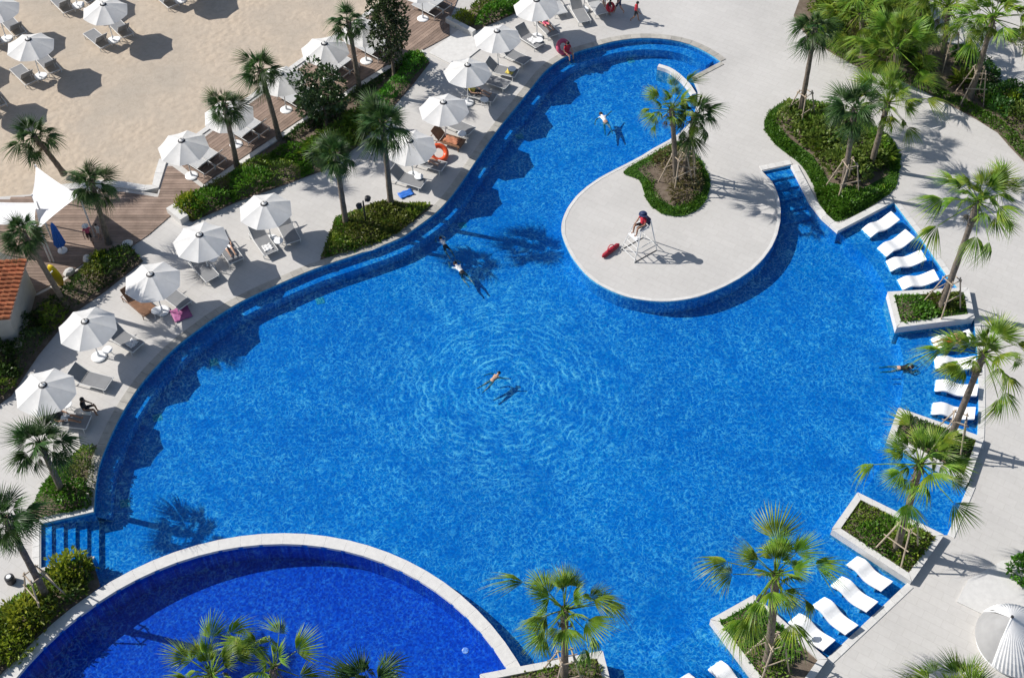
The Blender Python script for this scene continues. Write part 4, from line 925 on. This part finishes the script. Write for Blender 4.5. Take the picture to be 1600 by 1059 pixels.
# ------------------------------------------------------------------ people
POSES = {
 'stand': dict(pel=(0, 0, .93), che=(0.01, 0, 1.28), nek=(0, 0, 1.46), hed=(.02, 0, 1.60), top=(.02, 0, 1.70), sh=(0, .18, 1.40), el=(-.02, .25, 1.12), wr=(.06, .25, .90), ha=(.09, .24, .80), hi=(0, .10, .88), kn=(.02, .11, .48), an=(-.01, .11, .08), to=(.16, .13, .03)),
 'walk': dict(pel=(0, 0, .92), che=(0.03, 0, 1.27), nek=(.04, 0, 1.45), hed=(.07, 0, 1.59), top=(.08, 0, 1.69), sh=(.02, .18, 1.39), el=(-.14, .27, 1.15), wr=(.02, .27, .95), ha=(.08, .26, .87), hi=(0, .10, .87), kn=(.16, .11, .50), an=(.24, .11, .09), to=(.40, .13, .05),
     R=dict(el=(.14, -.27, 1.15), wr=(.30, -.26, .98), ha=(.37, -.25, .92), kn=(-.06, -.11, .48), an=(-.34, -.11, .20), to=(-.26, -.12, .06))),
 'swim': dict(pel=(0, 0, 0), che=(.36, 0, .03), nek=(.54, 0, .05), hed=(.67, 0, .09), top=(.77, 0, .11), sh=(.48, .18, .03), el=(.70, .33, -.03), wr=(.92, .24, -.05), ha=(1.0, .2, -.05), hi=(-.05, .10, 0), kn=(-.45, .17, -.04), an=(-.85, .15, -.06), to=(-1.0, .17, -.08)),
 'crawl': dict(pel=(0, 0, 0), che=(.36, 0, .03), nek=(.54, 0, .05), hed=(.66, .02, .08), top=(.76, .03, .09), sh=(.48, .18, .03), el=(.40, .42, .0), wr=(.20, .55, -.03), ha=(.12, .58, -.05), hi=(-.05, .10, 0), kn=(-.42, .20, -.05), an=(-.78, .30, -.06), to=(-.92, .36, -.08),
     R=dict(el=(.62, -.40, -.02), wr=(.78, -.58, -.03), ha=(.84, -.66, -.04), kn=(-.44, -.13, -.05), an=(-.82, -.10, -.06), to=(-.96, -.1, -.08))),
 'lounge': dict(pel=(-.18, 0, .44), che=(-.46, 0, .68), nek=(-.58, 0, .82), hed=(-.62, 0, .95), top=(-.66, 0, 1.04), sh=(-.53, .18, .76), el=(-.32, .30, .55), wr=(-.06, .24, .55), ha=(.02, .2, .56), hi=(-.12, .10, .44), kn=(.30, .13, .56), an=(.70, .12, .41), to=(.76, .13, .55)),
 'lie': dict(pel=(0, 0, .10), che=(-.36, 0, .16), nek=(-.53, 0, .22), hed=(-.66, 0, .27), top=(-.75, 0, .30), sh=(-.47, .18, .18), el=(-.26, .28, .12), wr=(-.04, .25, .14), ha=(.04, .23, .13), hi=(.05, .10, .10), kn=(.44, .12, .16), an=(.84, .13, .07), to=(.90, .16, .18)),
 'sit': dict(pel=(0, 0, .10), che=(-.03, 0, .45), nek=(0, 0, .62), hed=(.04, 0, .76), top=(.05, 0, .86), sh=(0, .18, .57), el=(.06, .27, .30), wr=(.28, .20, .22), ha=(.36, .16, .20), hi=(.03, .10, .09), kn=(.43, .13, .12), an=(.46, .13, -.30), to=(.60, .14, -.35)),
}
RAD = dict(pel=.135, che=.145, nek=.055, hed=.095, top=.06, sh=.065, el=.042, wr=.030, ha=.035, hi=.085, kn=.058, an=.036, to=.03)
def person(label, pose, loc, rz, skin, top, bottom, hair, size=1.0, hat=None, tilt=(0, 0)):
    ps = POSES[pose]; names = []; v = []; rad = []
    def put(n, p): names.append(n); v.append(p); rad.append(RAD[n.split('_')[0]])
    for n in ('pel', 'che', 'nek', 'hed', 'top'): put(n, ps[n])
    ex = ps.get('R', {})
    for s in ('l', 'r'):
        for n in ('sh', 'el', 'wr', 'ha', 'hi', 'kn', 'an', 'to'):
            p = ps[n]
            if s == 'r': p = ex[n] if n in ex else (p[0], -p[1], p[2])
            put(n + '_' + s, p)
    ix = {n: i for i, n in enumerate(names)}
    E_ = [('pel', 'che', 1), ('che', 'nek', 1), ('nek', 'hed', 0), ('hed', 'top', 0)]
    for s in ('_l', '_r'): E_ += [('che', 'sh' + s, 1), ('sh' + s, 'el' + s, 1), ('el' + s, 'wr' + s, 0), ('wr' + s, 'ha' + s, 0), ('pel', 'hi' + s, 2), ('hi' + s, 'kn' + s, 2), ('kn' + s, 'an' + s, 0), ('an' + s, 'to' + s, 0)]
    me = bpy.data.meshes.new('skeleton'); me.from_pydata(v, [(ix[a], ix[b]) for a, b, _ in E_], []); me.update()
    o = bpy.data.objects.new('tmp', me); C.objects.link(o)
    sk = o.modifiers.new('skin', 'SKIN'); sk.use_smooth_shade = True
    for i, sv_ in enumerate(me.skin_vertices[0].data): sv_.radius = (rad[i], rad[i]); sv_.use_root = (i == 0)
    sb = o.modifiers.new('sub', 'SUBSURF'); sb.levels = 1; sb.render_levels = 1
    dg = bpy.context.evaluated_depsgraph_get(); ev = o.evaluated_get(dg); bm_ = bpy.data.meshes.new_from_object(ev)
    bpy.data.objects.remove(o); 
    vs = np.array([p.co[:] for p in bm_.vertices]); fs = [tuple(p.vertices) for p in bm_.polygons]; V = [Vector(q) for q in v]
    mb = MB()
    for f in fs:
        c = Vector(vs[list(f)].mean(0)); best = (9, 0)
        for a, b, k in E_:
            A, B = V[ix[a]], V[ix[b]]; ab = B - A; t = max(0, min(1, (c - A).dot(ab) / ab.length_squared)); d = (c - (A + ab * t)).length / (0.5 * (rad[ix[a]] + rad[ix[b]]))
            if a == 'pel' and b == 'che' and t < 0.25: k2 = 2
            elif a.startswith('sh') and t > 0.6: k2 = 0
            elif a.startswith('hi') and t > 0.7: k2 = 0
            else: k2 = k
            if d < best[0]: best = (d, k2)
        mb.f.append(f); mb.m.append(best[1])
    mb.v = [tuple(q) for q in vs]
    for s in ('_l', '_r'):                                   # fingers and thumb
        w, h_ = V[ix['wr' + s]], V[ix['ha' + s]]; d = (h_ - w).normalized(); sd = d.cross(Vector((0, 0, 1)));
        if sd.length < 0.1: sd = Vector((1, 0, 0))
        sd.normalize(); up = sd.cross(d)
        for k, (o_, L_) in enumerate(((-.03, .06), (-.01, .075), (.01, .07), (.03, .055))):
            a = h_ + sd * o_ + d * 0.02; b = a + d * L_ * 0.6; c = a + d * L_ - up * 0.015
            mb.tube([a, b, c], [.010, .009, .006], 5)
        a = w.lerp(h_, 0.6) + sd * 0.03; mb.tube([a, a + sd * 0.03 + d * 0.03, a + sd * 0.035 + d * 0.065], [.011, .010, .007], 5)
    hd, tp = V[ix['hed']], V[ix['top']]; ax = (tp - hd).normalized(); fw = Vector((1, 0, 0)) - ax * ax.x
    if fw.length < 0.3: fw = Vector((0, 0, -1)) - ax * -ax.z
    if pose in ('lounge', 'lie'): fw = Vector((.7, 0, .7)) - ax * Vector((.7, 0, .7)).dot(ax)
    fw.normalize(); sd = ax.cross(fw)
    mb.blob(hd + fw * 0.10 - ax * 0.005, .016, .016, .022, 0, 6, 4)                       # nose
    for s in (-1, 1): mb.blob(hd + sd * s * 0.098, .018, .018, .03, 0, 6, 4)              # ears
    for s in (-1, 1): mb.blob(hd + fw * 0.088 + sd * s * 0.035 + ax * 0.025, .012, .012, .010, 3, 6, 4)   # eyes
    body = mb.mesh('body', [skin, top, bottom, M_hair], smooth=True)
    root = thing('person', label, 'person', loc, rz); root.scale = (size,) * 3; root.rotation_euler = (tilt[0], tilt[1], rz)
    obj('body', body, None, root)
    hm = MB(); n, m = 10, 7; hv = []; hf = []
    for i in range(m + 1):
        ph = math.pi * 0.62 * i / m
        for j in range(n):
            th = 2 * math.pi * j / n; back = max(0.0, -math.cos(th)); q = ph * (0.78 + 0.42 * back)
            hv.append(hd + ax * 0.03 + (ax * math.cos(q) * 0.125 + (fw * math.cos(th) * 0.112 + sd * math.sin(th) * 0.112) * math.sin(q)))
    for i in range(m):
        for j in range(n): hf.append((i * n + j, i * n + (j + 1) % n, (i + 1) * n + (j + 1) % n, (i + 1) * n + j))
    obj('hair', hm.add(hv, hf).mesh('hair', smooth=True), hair, root)
    if hat:
        q = ax.to_track_quat('Z', 'X').to_matrix().to_4x4(); hm = MB().lathe([(0.22, 0.06), (0.215, 0.075), (0.125, 0.08), (0.115, 0.16), (0.05, 0.185)], 14)
        ho = obj('sun_hat', hm.mesh('sun_hat'), hat, root); ho.matrix_local = Matrix.Translation(hd) @ q
    return root
def pdir(a, b, z=WATER_Z):
    d = G(*b, z) - G(*a, z); return math.atan2(d.y, d.x)
def swimmer(label, at, head, pose, *cl, dz=-0.075, size=1.0):
    p = G(*at, WATER_Z); return person(label, pose, (p.x, p.y, WATER_Z + dz), pdir(at, head), *cl, size=size)
swimmer('swimmer in white top near the curved wall of the upper arm', (946, 190), (934, 168), 'crawl', M_skin, M_whitec, M_skin, M_hair)
swimmer('swimmer with grey top close to the left pool edge', (696, 384), (688, 372), 'swim', M_skin, M_whitec, M_black, M_hair, size=0.85)
swimmer('swimmer in black shorts and white top, near the pool edge', (722, 425), (700, 398), 'swim', M_skin, M_whitec, M_black, M_hair)
swimmer('swimmer alone at the centre of the ring ripples', (768, 594), (785, 578), 'crawl', M_skin, M_skin, M_skin, M_hair, size=0.82)
swimmer('dark haired swimmer in black beside the middle in-water loungers', (1404, 574), (1430, 573), 'swim', M_skin, M_black, M_skin, M_hair, size=0.9)
p = G(1484, 534, 0.1); person('sunbather lying on the topmost middle in-water lounger', 'lie', (p.x, p.y, 0.12), pdir((1517, 526), (1454, 540), 0.1), M_skin2, M_skin2, M_orange, M_hair, tilt=(0, 0.1))
def on_lounger(px, label, *cl, size=1.0):
    t, p, a = LP[px]; return person(label, 'lounge', (p.x, p.y, 0.0), a, *cl, size=size)
on_lounger((358, 396), 'reader in pale blue on the lounger below the fourth poolside parasol', M_skin, M_bluec, M_whitec, M_hair)
on_lounger((668, 260), 'visitor on the lounger beside the orange swim ring', M_skin, M_navyc, M_whitec, M_hair)
on_lounger((748, 154), 'visitor in yellow on a lounger below the eighth poolside parasol', M_skin, M_yelc, M_black, M_hair)
on_lounger((853, 48), 'visitor in white on a lounger below the tenth poolside parasol', M_skin, M_whitec, M_pink, M_hair)
on_lounger((108, 662), 'dark haired visitor on the lounger below the lowest poolside parasol', M_skin2, M_black, M_whitec, M_hair)
p = G(136, 646); person('visitor in black seated beside the lowest poolside parasol', 'sit', (p.x, p.y, 0.30), pool_dir(p) + 0.4, M_skin2, M_black, M_black, M_hair)
obj('stool', MB().lathe([(0.2, 0), (0.17, 0.2), (0.21, 0.36)], 12).mesh('stool'), M_plastic, None, (p.x, p.y, 0)); st_ = bpy.data.objects['stool']; tag(st_, 'white stool under the seated visitor by the lowest poolside parasol', 'stool')
p = G(887, 87); a_ = pool_dir(p) ; p = Vector((*min(top_left, key=lambda q: (q - p.xy).length), 0)); a_ = math.atan2((inner[0] - ledge_line[0]).y, (inner[0] - ledge_line[0]).x)
q_ = min(range(len(ledge_line)), key=lambda i: (ledge_line[i] - p.xy).length); a_ = math.atan2((inner[q_] - ledge_line[q_]).y, (inner[q_] - ledge_line[q_]).x)
u_ = Vector((math.cos(a_), math.sin(a_), 0))
person('person with a pink swim ring sitting on the upper pool edge', 'sit', p - u_ * 0.14 + Vector((0, 0, 0.05)), a_, M_skin, M_red, M_pink, M_hair)
def ring(name, label, loc, rot, r1, r2, mat):
    v = []; f = []; n, m = 26, 10
    for i in range(n):
        for j in range(m):
            a, b = 2 * math.pi * i / n, 2 * math.pi * j / m; rr = r1 + r2 * math.cos(b); v.append((rr * math.cos(a), rr * math.sin(a), r2 * math.sin(b)))
    for i in range(n):
        for j in range(m): f.append((i * m + j, ((i + 1) % n) * m + j, ((i + 1) % n) * m + (j + 1) % m, i * m + (j + 1) % m))
    return tag(obj(name, MB().add(v, f).mesh(name, smooth=True), mat, None, loc, rot), label, 'swim ring')
ring('swim_ring', 'pink red swim ring held by the person on the upper pool edge', p - u_ * 0.36 + Vector((-0.1, 0, 0.42)), (R(58), 0, a_ + 1.57), 0.36, 0.13, M_pink)
p = G(683, 252); ring('swim_ring', 'orange swim ring beside the lounger of the sixth poolside parasol', p + Vector((0.1, 0.2, 0.42)), (0.5, 0.3, 0), 0.42, 0.15, M_orange)
p = G(953, 22); ring('swim_ring', 'small red swim ring near the walkers at the top edge', p + Vector((0, 0, 0.5)), (1.1, 0, 0.6), 0.24, 0.09, M_red)
p = G(992, 34); person('child in red running across the deck at the top', 'walk', p, -0.2, M_skin2, M_red, M_black, M_hair, size=0.85)
p = G(966, 22); person('person in dark blue walking at the top edge', 'walk', p, 2.6, M_skin, M_navyc, M_navyc, M_hair)
p = G(943, 14); person('person in navy top standing at the top edge, left of the walkers', 'stand', p, 0.4, M_skin, M_navyc, M_whitec, M_hair)
p = G(952, 24); person('small child beside the red ring at the top edge', 'stand', p, 0.4, M_skin2, M_black, M_pink, M_hair, size=0.65)
p = G(143, 380, 0.044); person('child in pink shirt and white hat on the boardwalk', 'walk', p, -1.2, M_skin, M_pink, M_black, M_hair, size=0.8, hat=M_whitec)
p = G(157, 372, 0.044); person('small child in white beside the leaning palm trunk', 'stand', p, -2, M_skin, M_whitec, M_whitec, M_hair, size=0.6)

# ------------------------------------------------------------------ lifeguard chair on the island
cb = [G(967, 395), G(985, 414), G(1034, 382), G(1012, 372)]
cc = G(998, 391); ct = cc.copy()
fr_px = G(975, 403) - G(1020, 378)
la = math.atan2(fr_px.y, fr_px.x)
t = thing('lifeguard_chair', 'tall white lifeguard chair with ladder on the island', 'lifeguard chair', (cc.x, cc.y, 0), la)
H_ = 1.75
def bar(nm, a, b, r_=0.028, m=M_frame): obj(nm, MB().tube([a, b], r_, 6).mesh(nm), m, t)
for x, y, tx, ty in ((0.75, .55, .30, .32), (.75, -.55, .30, -.32), (-.75, .55, -.28, .32), (-.75, -.55, -.28, -.32)): bar('leg', (x, y, 0), (tx, ty, H_ if x > 0 else H_ + 0.55))
for k in range(5):
    f = (k + 0.6) / 5.6; x = .75 + (.30 - .75) * f; y = .55 + (.32 - .55) * f; bar('rung', (x, -y, H_ * f), (x, y, H_ * f), 0.022)
for s in (-1, 1):
    bar('brace', (.55, s * .44, H_ * .42), (-.52, s * .43, H_ * .42), 0.02); bar('armrest', (.3, s * .32, H_ + .02), (-.28, s * .32, H_ + .24), 0.022)
bar('brace', (-.6, -.45, H_ * .3), (-.6, .45, H_ * .3), 0.02); bar('floor_bar', (.75, -.55, .02), (-.75, -.55, .02), 0.022, M_dark); bar('floor_bar', (.75, .55, .02), (-.75, .55, .02), 0.022, M_dark)
obj('seat', MB().box((0, 0, H_), (0.55, 0.62, 0.05)).mesh('seat'), M_plastic, t)
obj('backrest', MB().box((-.29, 0, H_ + .36), (0.04, 0.62, 0.5)).mesh('backrest'), M_navyc, t)
obj('footrest', MB().box((0.46, 0, H_ - 0.45), (0.22, 0.6, 0.04)).mesh('footrest'), M_plastic, t)
pq = Vector((-.06 * math.cos(la), -.06 * math.sin(la), H_ + 0.04))
person('lifeguard in red shirt and dark shorts seated on the tall chair', 'sit', (cc.x + pq.x, cc.y + pq.y, pq.z), la, M_skin2, M_red, M_black, M_hair, hat=M_navyc)
# red rescue tube
a, b = G(941, 404), G(967, 384); d = b - a
t = thing('rescue_tube', 'dark red rescue bag with a strap lying on the island', 'rescue bag', ((a + b) / 2), math.atan2(d.y, d.x))
mb = MB(); L_ = d.length
mb.tube([(-L_ / 2, 0, .12), (-L_ * .4, 0, .13), (0, 0, .14), (L_ * .4, 0, .13), (L_ / 2, 0, .12)], [.05, .12, .14, .12, .05], 10); obj('bag', mb.mesh('bag', smooth=True), colm('dark_red_fabric', (0.30, 0.012, 0.03)), t)
obj('strap', MB().tube([(-.25, 0, .26), (-.18, .05, .40), (0, .08, .46), (.18, .05, .40), (.25, 0, .26)], .025, 6).mesh('strap'), M_red, t)

# ------------------------------------------------------------------ hut, sails, boat, lamps, daybed
hx = [G(-60, 520, 2.3).xy, G(14, 498, 2.3).xy, G(42, 404, 2.3).xy, G(-60, 360, 2.3).xy]
t = thing('tiled_hut', 'small plastered hut with orange clay tile roof at the left edge', 'hut')
c_ = sum(hx, Vector((0, 0))) / 4; wq = [p + (c_ - p).normalized() * 0.25 for p in hx]
for i in range(4):
    a, b = wq[i], wq[(i + 1) % 4]; v = [(a.x, a.y, 0), (b.x, b.y, 0), (b.x, b.y, 2.2), (a.x, a.y, 2.2)]; obj('wall', MB().add(v, [(0, 1, 2, 3)]).mesh('wall'), M_hut, t)
# roof: slope rising to the left from the eaves on the pool side
e0, e1 = hx[1], hx[2]; inn_d = (hx[0] - hx[1]).normalized(); run = 3.2; zt0, zt1 = 2.25, 3.3
base = [Vector((e0.x, e0.y, zt0)), Vector((e1.x, e1.y, zt0)), Vector((e1.x + inn_d.x * run, e1.y + inn_d.y * run, zt1)), Vector((e0.x + inn_d.x * run, e0.y + inn_d.y * run, zt1))]
obj('roof', MB().add([tuple(p) for p in base], [(0, 1, 2, 3)]).mesh('roof'), M_rooft, t)
ev_ = (base[1] - base[0]); sl_ = (base[3] - base[0]); nv = ev_.cross(sl_).normalized(); nc = int(ev_.length / 0.26); nr_ = 11
tv = []; 
for j in range(7):
    aa = math.pi * j / 6; tv.append((math.cos(aa) * 0.115, math.sin(aa) * 0.075))
TILE = MB().add([(0, x, z) for x, z in tv] + [(0.36, x * 0.85, z * 0.85 + 0.02) for x, z in tv], [(j, j + 1, 8 + j, 7 + j) for j in range(6)]).mesh('roof_tile', smooth=True)
rotm = Matrix((sl_.normalized(), ev_.normalized(), nv)).transposed().to_4x4() if nv.z > 0 else Matrix((sl_.normalized(), -ev_.normalized(), -nv)).transposed().to_4x4()
for i in range(nc):
    for j in range(nr_):
        pos = base[0] + ev_ * ((i + 0.5) / nc) + sl_ * (j / nr_)
        o = bpy.data.objects.new('roof_tile', TILE); link(o, t); o.matrix_local = Matrix.Translation(pos + Vector((0, 0, 0.015 + random.uniform(0, 0.012)))) @ rotm
        if not TILE.materials: TILE.materials.append(M_rooft)
obj('gutter', MB().tube([base[0] + Vector((0, 0, -0.03)), base[1] + Vector((0, 0, -0.03))], 0.05, 6).mesh('gutter'), M_ridge, t)

def sail(label, corners, sag=0.25):
    P = [G(x, y, z) for x, y, z in corners]; n = 10; root = thing('shade_sail', label, 'shade sail'); v = []; f = []
    for i in range(n + 1):
        for j in range(n + 1):
            u, w = i / n, j / n
            if len(P) == 4: q = P[0] * (1 - u) * (1 - w) + P[1] * u * (1 - w) + P[2] * u * w + P[3] * (1 - u) * w
            cen = sum(P, Vector()) / 4; edge = 4 * (u * (1 - u)) * (1 if w in (0, 1) else 0) + 4 * (w * (1 - w)) * (1 if u in (0, 1) else 0)
            pull = 0.05 * (4 * u * (1 - u) * abs(2 * w - 1) ** 4 + 4 * w * (1 - w) * abs(2 * u - 1) ** 4)
            q = q.lerp(cen, pull); q.z -= sag * math.sin(math.pi * u) * math.sin(math.pi * w); v.append(q)
    for i in range(n):
        for j in range(n): f.append((i * (n + 1) + j, (i + 1) * (n + 1) + j, (i + 1) * (n + 1) + j + 1, i * (n + 1) + j + 1))
    obj('cloth', MB().add(v, f).mesh('cloth', smooth=True), M_sail, root)
    for q in P: obj('post', MB().tube([(q.x, q.y, -0.1), (q.x, q.y, q.z + 0.1)], 0.045, 8).mesh('post'), M_frame, root)
sail('white four cornered shade sail over the boardwalk, right one', [(56, 260, 2.5), (124, 306, 3.0), (62, 356, 2.5), (50, 306, 2.1)])
sail('white shade sail at the left edge beside the larger sail', [(-40, 314, 2.1), (58, 317, 2.7), (56, 354, 2.6), (-40, 350, 2.0)], 0.3)
# folded blue parasol
p = G(98, 392, 0.044); t = thing('folded_parasol', 'folded blue parasol standing on the boardwalk beside the palm', 'parasol', p)
obj('pole', MB().tube([(0, 0, 0), (0, 0, 2.1)], 0.025, 8).mesh('pole'), M_frame, t); obj('base', MB().lathe([(0.25, 0), (0.25, 0.06), (0.06, 0.1)], 14).mesh('base'), M_plastic, t)
mb = MB(); prof = [(0.03, 2.05), (0.10, 1.8), (0.17, 1.2), (0.24, 0.55), (0.20, 0.42)]; v = []; f = []; n = 16
for r_, z in prof:
    for j in range(n): a = 2 * math.pi * j / n; rr = r_ * (1.25 if j % 2 else 0.75); v.append((rr * math.cos(a), rr * math.sin(a), z))
for i in range(len(prof) - 1):
    for j in range(n): f.append((i * n + j, i * n + (j + 1) % n, (i + 1) * n + (j + 1) % n, (i + 1) * n + j))
obj('canopy', mb.add(v, f).mesh('canopy'), M_bluec, t)
# yellow boat standing on its end
p = G(94, 444, 0.044); t = thing('yellow_boat', 'yellow moulded plastic boat standing on end beside the hut', 'boat', p, R(200)); t.rotation_euler = (R(4), R(-8), R(75)); t.scale = (1, 1, 0.85)
mb = MB(); v = []; f = []; ns = 10; n = 12
for i in range(ns + 1):
    s = i / ns; w = 0.36 * (math.sin(math.pi * (0.12 + 0.80 * s)) ** 0.7); dp = 0.16 * (math.sin(math.pi * (0.1 + 0.8 * s)) ** 0.5)
    for j in range(n): a = 2 * math.pi * j / n; v.append((dp * math.sin(a) * (1 if math.sin(a) < 0 else 0.35), w * math.cos(a), 2.0 * s))
for i in range(ns):
    for j in range(n): f.append((i * n + j, i * n + (j + 1) % n, (i + 1) * n + (j + 1) % n, (i + 1) * n + j))
f += [tuple(range(n)), tuple(ns * n + j for j in range(n))]
obj('hull', mb.add(v, f).mesh('hull', smooth=True), M_yel, t)
obj('handle', MB().tube([(-.16, -.12, 1.75), (-.26, -.05, 1.7), (-.28, 0, 1.5), (-.2, .05, 1.3)], .03, 6).mesh('handle'), M_whitec, t)
# garden lamps
def garden_lamp(label, foot, z0, h, heads):
    p = G(*foot, z0); t = thing('garden_lamp', label, 'lamp', p); obj('post', MB().tube([(0, 0, 0), (0, 0, h)], 0.045, 8).mesh('post'), M_dark, t)
    for dx, dy, dz in heads:
        hm = MB().tube([(dx * .3, dy * .3, h - .05), (dx * .6, dy * .6, h + dz)], .03, 6); obj('arm', hm.mesh('arm'), M_dark, t)
        obj('head', MB().lathe([(0.08, -0.16), (0.15, -0.1), (0.16, 0.08), (0.10, 0.14)], 14).mesh('head', smooth=False), M_dark, t, (dx * .7, dy * .7, h + dz), (0.5 * dy, 0.6 * dx, 0))
garden_lamp('black garden lamp with two round heads in the wedge bed', (572, 352), 0.03, 1.75, ((0.35, 0.1, 0.12), (-0.3, -0.2, -0.2)))
garden_lamp('black garden lamp with single head in the lower right planter', (1168, 975), 0.2, 2.0, ((0.3, 0.1, 0.1),))
p = G(18, 908); t = thing('bollard_light', 'short grey round bollard light on the deck at lower left', 'light', p)
obj('body', MB().lathe([(0.2, 0), (0.2, 0.35), (0.16, 0.4)], 18).mesh('body'), M_dark, t); obj('lens', MB().lathe([(0.11, 0.402), (0.1, 0.44)], 16).mesh('lens'), M_plastic, t)
for px, w in (((137, 408), 'beside the yellow bush'), ((108, 428), 'at the hut end of the hedge'), ((198, 384), 'where the hedge meets the deck')):
    p = G(*px, 0.1); tag(obj('boulder', (lambda m: m.blob((0, 0, .12), .38, .24, .2, 0, 7, 4))(MB()).mesh('boulder'), M_white_stone, None, p, (0.1, 0.2, random.uniform(0, 3))), 'pale boulder in the shaded hedge bed, ' + w, 'rock', 'pale boulders in the shaded bed')
# towels and bundles
def towel(label, px, z, ang, w, l, mat):
    p = G(*px, z); n = 8; v = []; f = []
    for i in range(n + 1):
        for j in range(n + 1): v.append(((i / n - .5) * l, (j / n - .5) * w, 0.03 + 0.03 * math.sin(i * 1.7 + j) + 0.025 * math.sin(j * 2.1)))
    for i in range(n):
        for j in range(n): f.append((i * (n + 1) + j, (i + 1) * (n + 1) + j, (i + 1) * (n + 1) + j + 1, i * (n + 1) + j + 1))
    me = MB().add(v, f).mesh('towel', smooth=True); o = tag(obj('towel', me, mat, None, (p.x, p.y, z), (0, 0, ang)), label, 'towel'); s_ = o.modifiers.new('thick', 'SOLIDIFY'); s_.thickness = 0.02
towel('blue and white towel on the deck beside the sixth poolside parasol', (634, 303), 0.03, 0.5, 0.5, 0.8, M_bluec)
towel('pink purple towel bundle beside the third poolside parasol', (283, 490), 0.03, 0.5, 0.9, 0.9, M_purple)
t_, p_, a_ = LP[(698, 224)]; towel('rust patterned towel spread on the brown lounger', (698, 224), 0.36, a_, 0.55, 0.9, M_rust); bpy.data.objects['towel.002'].location = (p_.x + 0.35 * math.cos(a_), p_.y + 0.35 * math.sin(a_), 0.345)
t_, p_, a_ = LP[(826, 66)]; towel('crumpled white towel on the lounger below the tenth poolside parasol', (826, 66), 0.36, a_, 0.5, 0.6, M_whitec); bpy.data.objects['towel.003'].location = (p_.x + 0.4 * math.cos(a_), p_.y + 0.4 * math.sin(a_), 0.345)
for px, lab, m_ in (((412, 383), 'white towel folded on the left lounger below the fifth parasol', M_whitec), ((782, 116), 'yellow towel on the left lounger below the ninth poolside parasol', M_yelc), ((195, 535), 'white towel on the half shaded lounger below the second parasol', M_whitec)):
    t_, p_, a_ = LP[px]; towel(lab, px, 0.36, a_, 0.5, 0.45, m_); o_ = [o for o in bpy.data.objects if o.name.startswith('towel')][-1]; o_.location = (p_.x + 0.6 * math.cos(a_), p_.y + 0.6 * math.sin(a_), 0.345)
# round daybed under a pleated hood
p = G(1583, 1006); t = thing('round_daybed', 'round daybed under a white pleated hood at the lower right corner', 'daybed', p)
obj('base', MB().lathe([(1.45, 0), (1.52, 0.1), (1.52, 0.28), (1.50, 0.32)], 40).mesh('base'), M_plastic, t); obj('mattress', MB().lathe([(1.46, 0.322), (1.50, 0.40), (1.48, 0.50), (1.42, 0.54)], 40).mesh('mattress'), M_matt, t)
ap = G(1581, 964, 2.35) - p; ap.z = 2.35
for k in range(44):
    a0, a1 = R(222 + 264 * k / 44), R(222 + 264 * (k + 1) / 44); am = (a0 + a1) / 2; v = []; f = []
    for i in range(9):
        u = i / 8; bul = 1 + 0.16 * math.sin(math.pi * u)
        for a, lf in ((a0, 1.0), (am, 1.022), (a1, 1.0)):
            q = Vector((1.6 * lf * math.cos(a), 1.6 * lf * math.sin(a), 0.34)); w = ap.lerp(q, u); r2 = Vector((w.x - ap.x * (1 - u), w.y - ap.y * (1 - u), 0)) * (bul - 1)
            v.append((w.x + r2.x, w.y + r2.y, w.z + 0.10 * math.sin(math.pi * u)))
    for i in range(8):
        for j in range(2): f.append((i * 3 + j, i * 3 + j + 1, i * 3 + 4 + j, i * 3 + 3 + j))
    obj('hood_pleat', MB().add(v, f).mesh('hood_pleat'), M_sail, t)
v = []; f = []; m = 16
for i in range(9):
    u = i / 8
    for j in range(m + 1):
        a = R(126 + 96 * j / m); q = Vector((1.6 * math.cos(a), 1.6 * math.sin(a), 0.34)); w = ap.lerp(q, u); r2 = Vector((q.x * u, q.y * u, 0)) * 0.05 * math.sin(math.pi * u)
        v.append((w.x + r2.x, w.y + r2.y, w.z))
for i in range(8):
    for j in range(m): f.append((i * (m + 1) + j, i * (m + 1) + j + 1, (i + 1) * (m + 1) + j + 1, (i + 1) * (m + 1) + j))
obj('hood_flap', MB().add(v, f).mesh('hood_flap', smooth=True), M_flap, t)
for a in (R(222), R(126)):
    q = Vector((1.62 * math.cos(a), 1.62 * math.sin(a), 0.33)); obj('hood_bar', MB().tube([ap, ap.lerp(q, 0.5) * 1.08, q], 0.035, 6).mesh('hood_bar'), M_plastic, t)
obj('finial', MB().blob(ap + Vector((0, 0, 0.05)), 0.07, 0.07, 0.07).mesh('finial'), M_dark, t)

# pale squares modelled for underwater light glints, and a drain, on the pool floor
for px, w in (((195, 786), 'nearest the lower steps'), ((246, 652), 'below the lowest parasol shadow'), ((334, 566), 'below the second parasol shadow'), ((500, 470), 'left of the swimming pair'), ((722, 352), 'right of the wedge bed'), ((812, 214), 'below the palm fringed umbrellas, upper arm'), ((985, 95), 'at the top curve of the upper arm')):
    p = G(*px, FLOOR_Z); t = thing('floor_glint', 'pale green square grate on the pool floor, ' + w, 'grate', (p.x, p.y, FLOOR_Z + 0.004), 0.3, 'glints on the pool floor')
    obj('frame', MB().box((0, 0, 0.006), (0.42, 0.42, 0.012)).mesh('frame'), M_grate, t)
    for k in range(5): obj('slat', MB().box((0, -0.14 + 0.07 * k, 0.018), (0.36, 0.03, 0.012)).mesh('slat'), M_grate, t)
p = G(727, 1016, -1.2); tag(obj('floor_drain', MB().lathe([(0.14, 0), (0.14, 0.02), (0.11, 0.03)], 16).mesh('floor_drain'), M_plastic, None, (p.x, p.y, -1.196)), 'small white round fitting on the plunge pool floor', 'fitting')
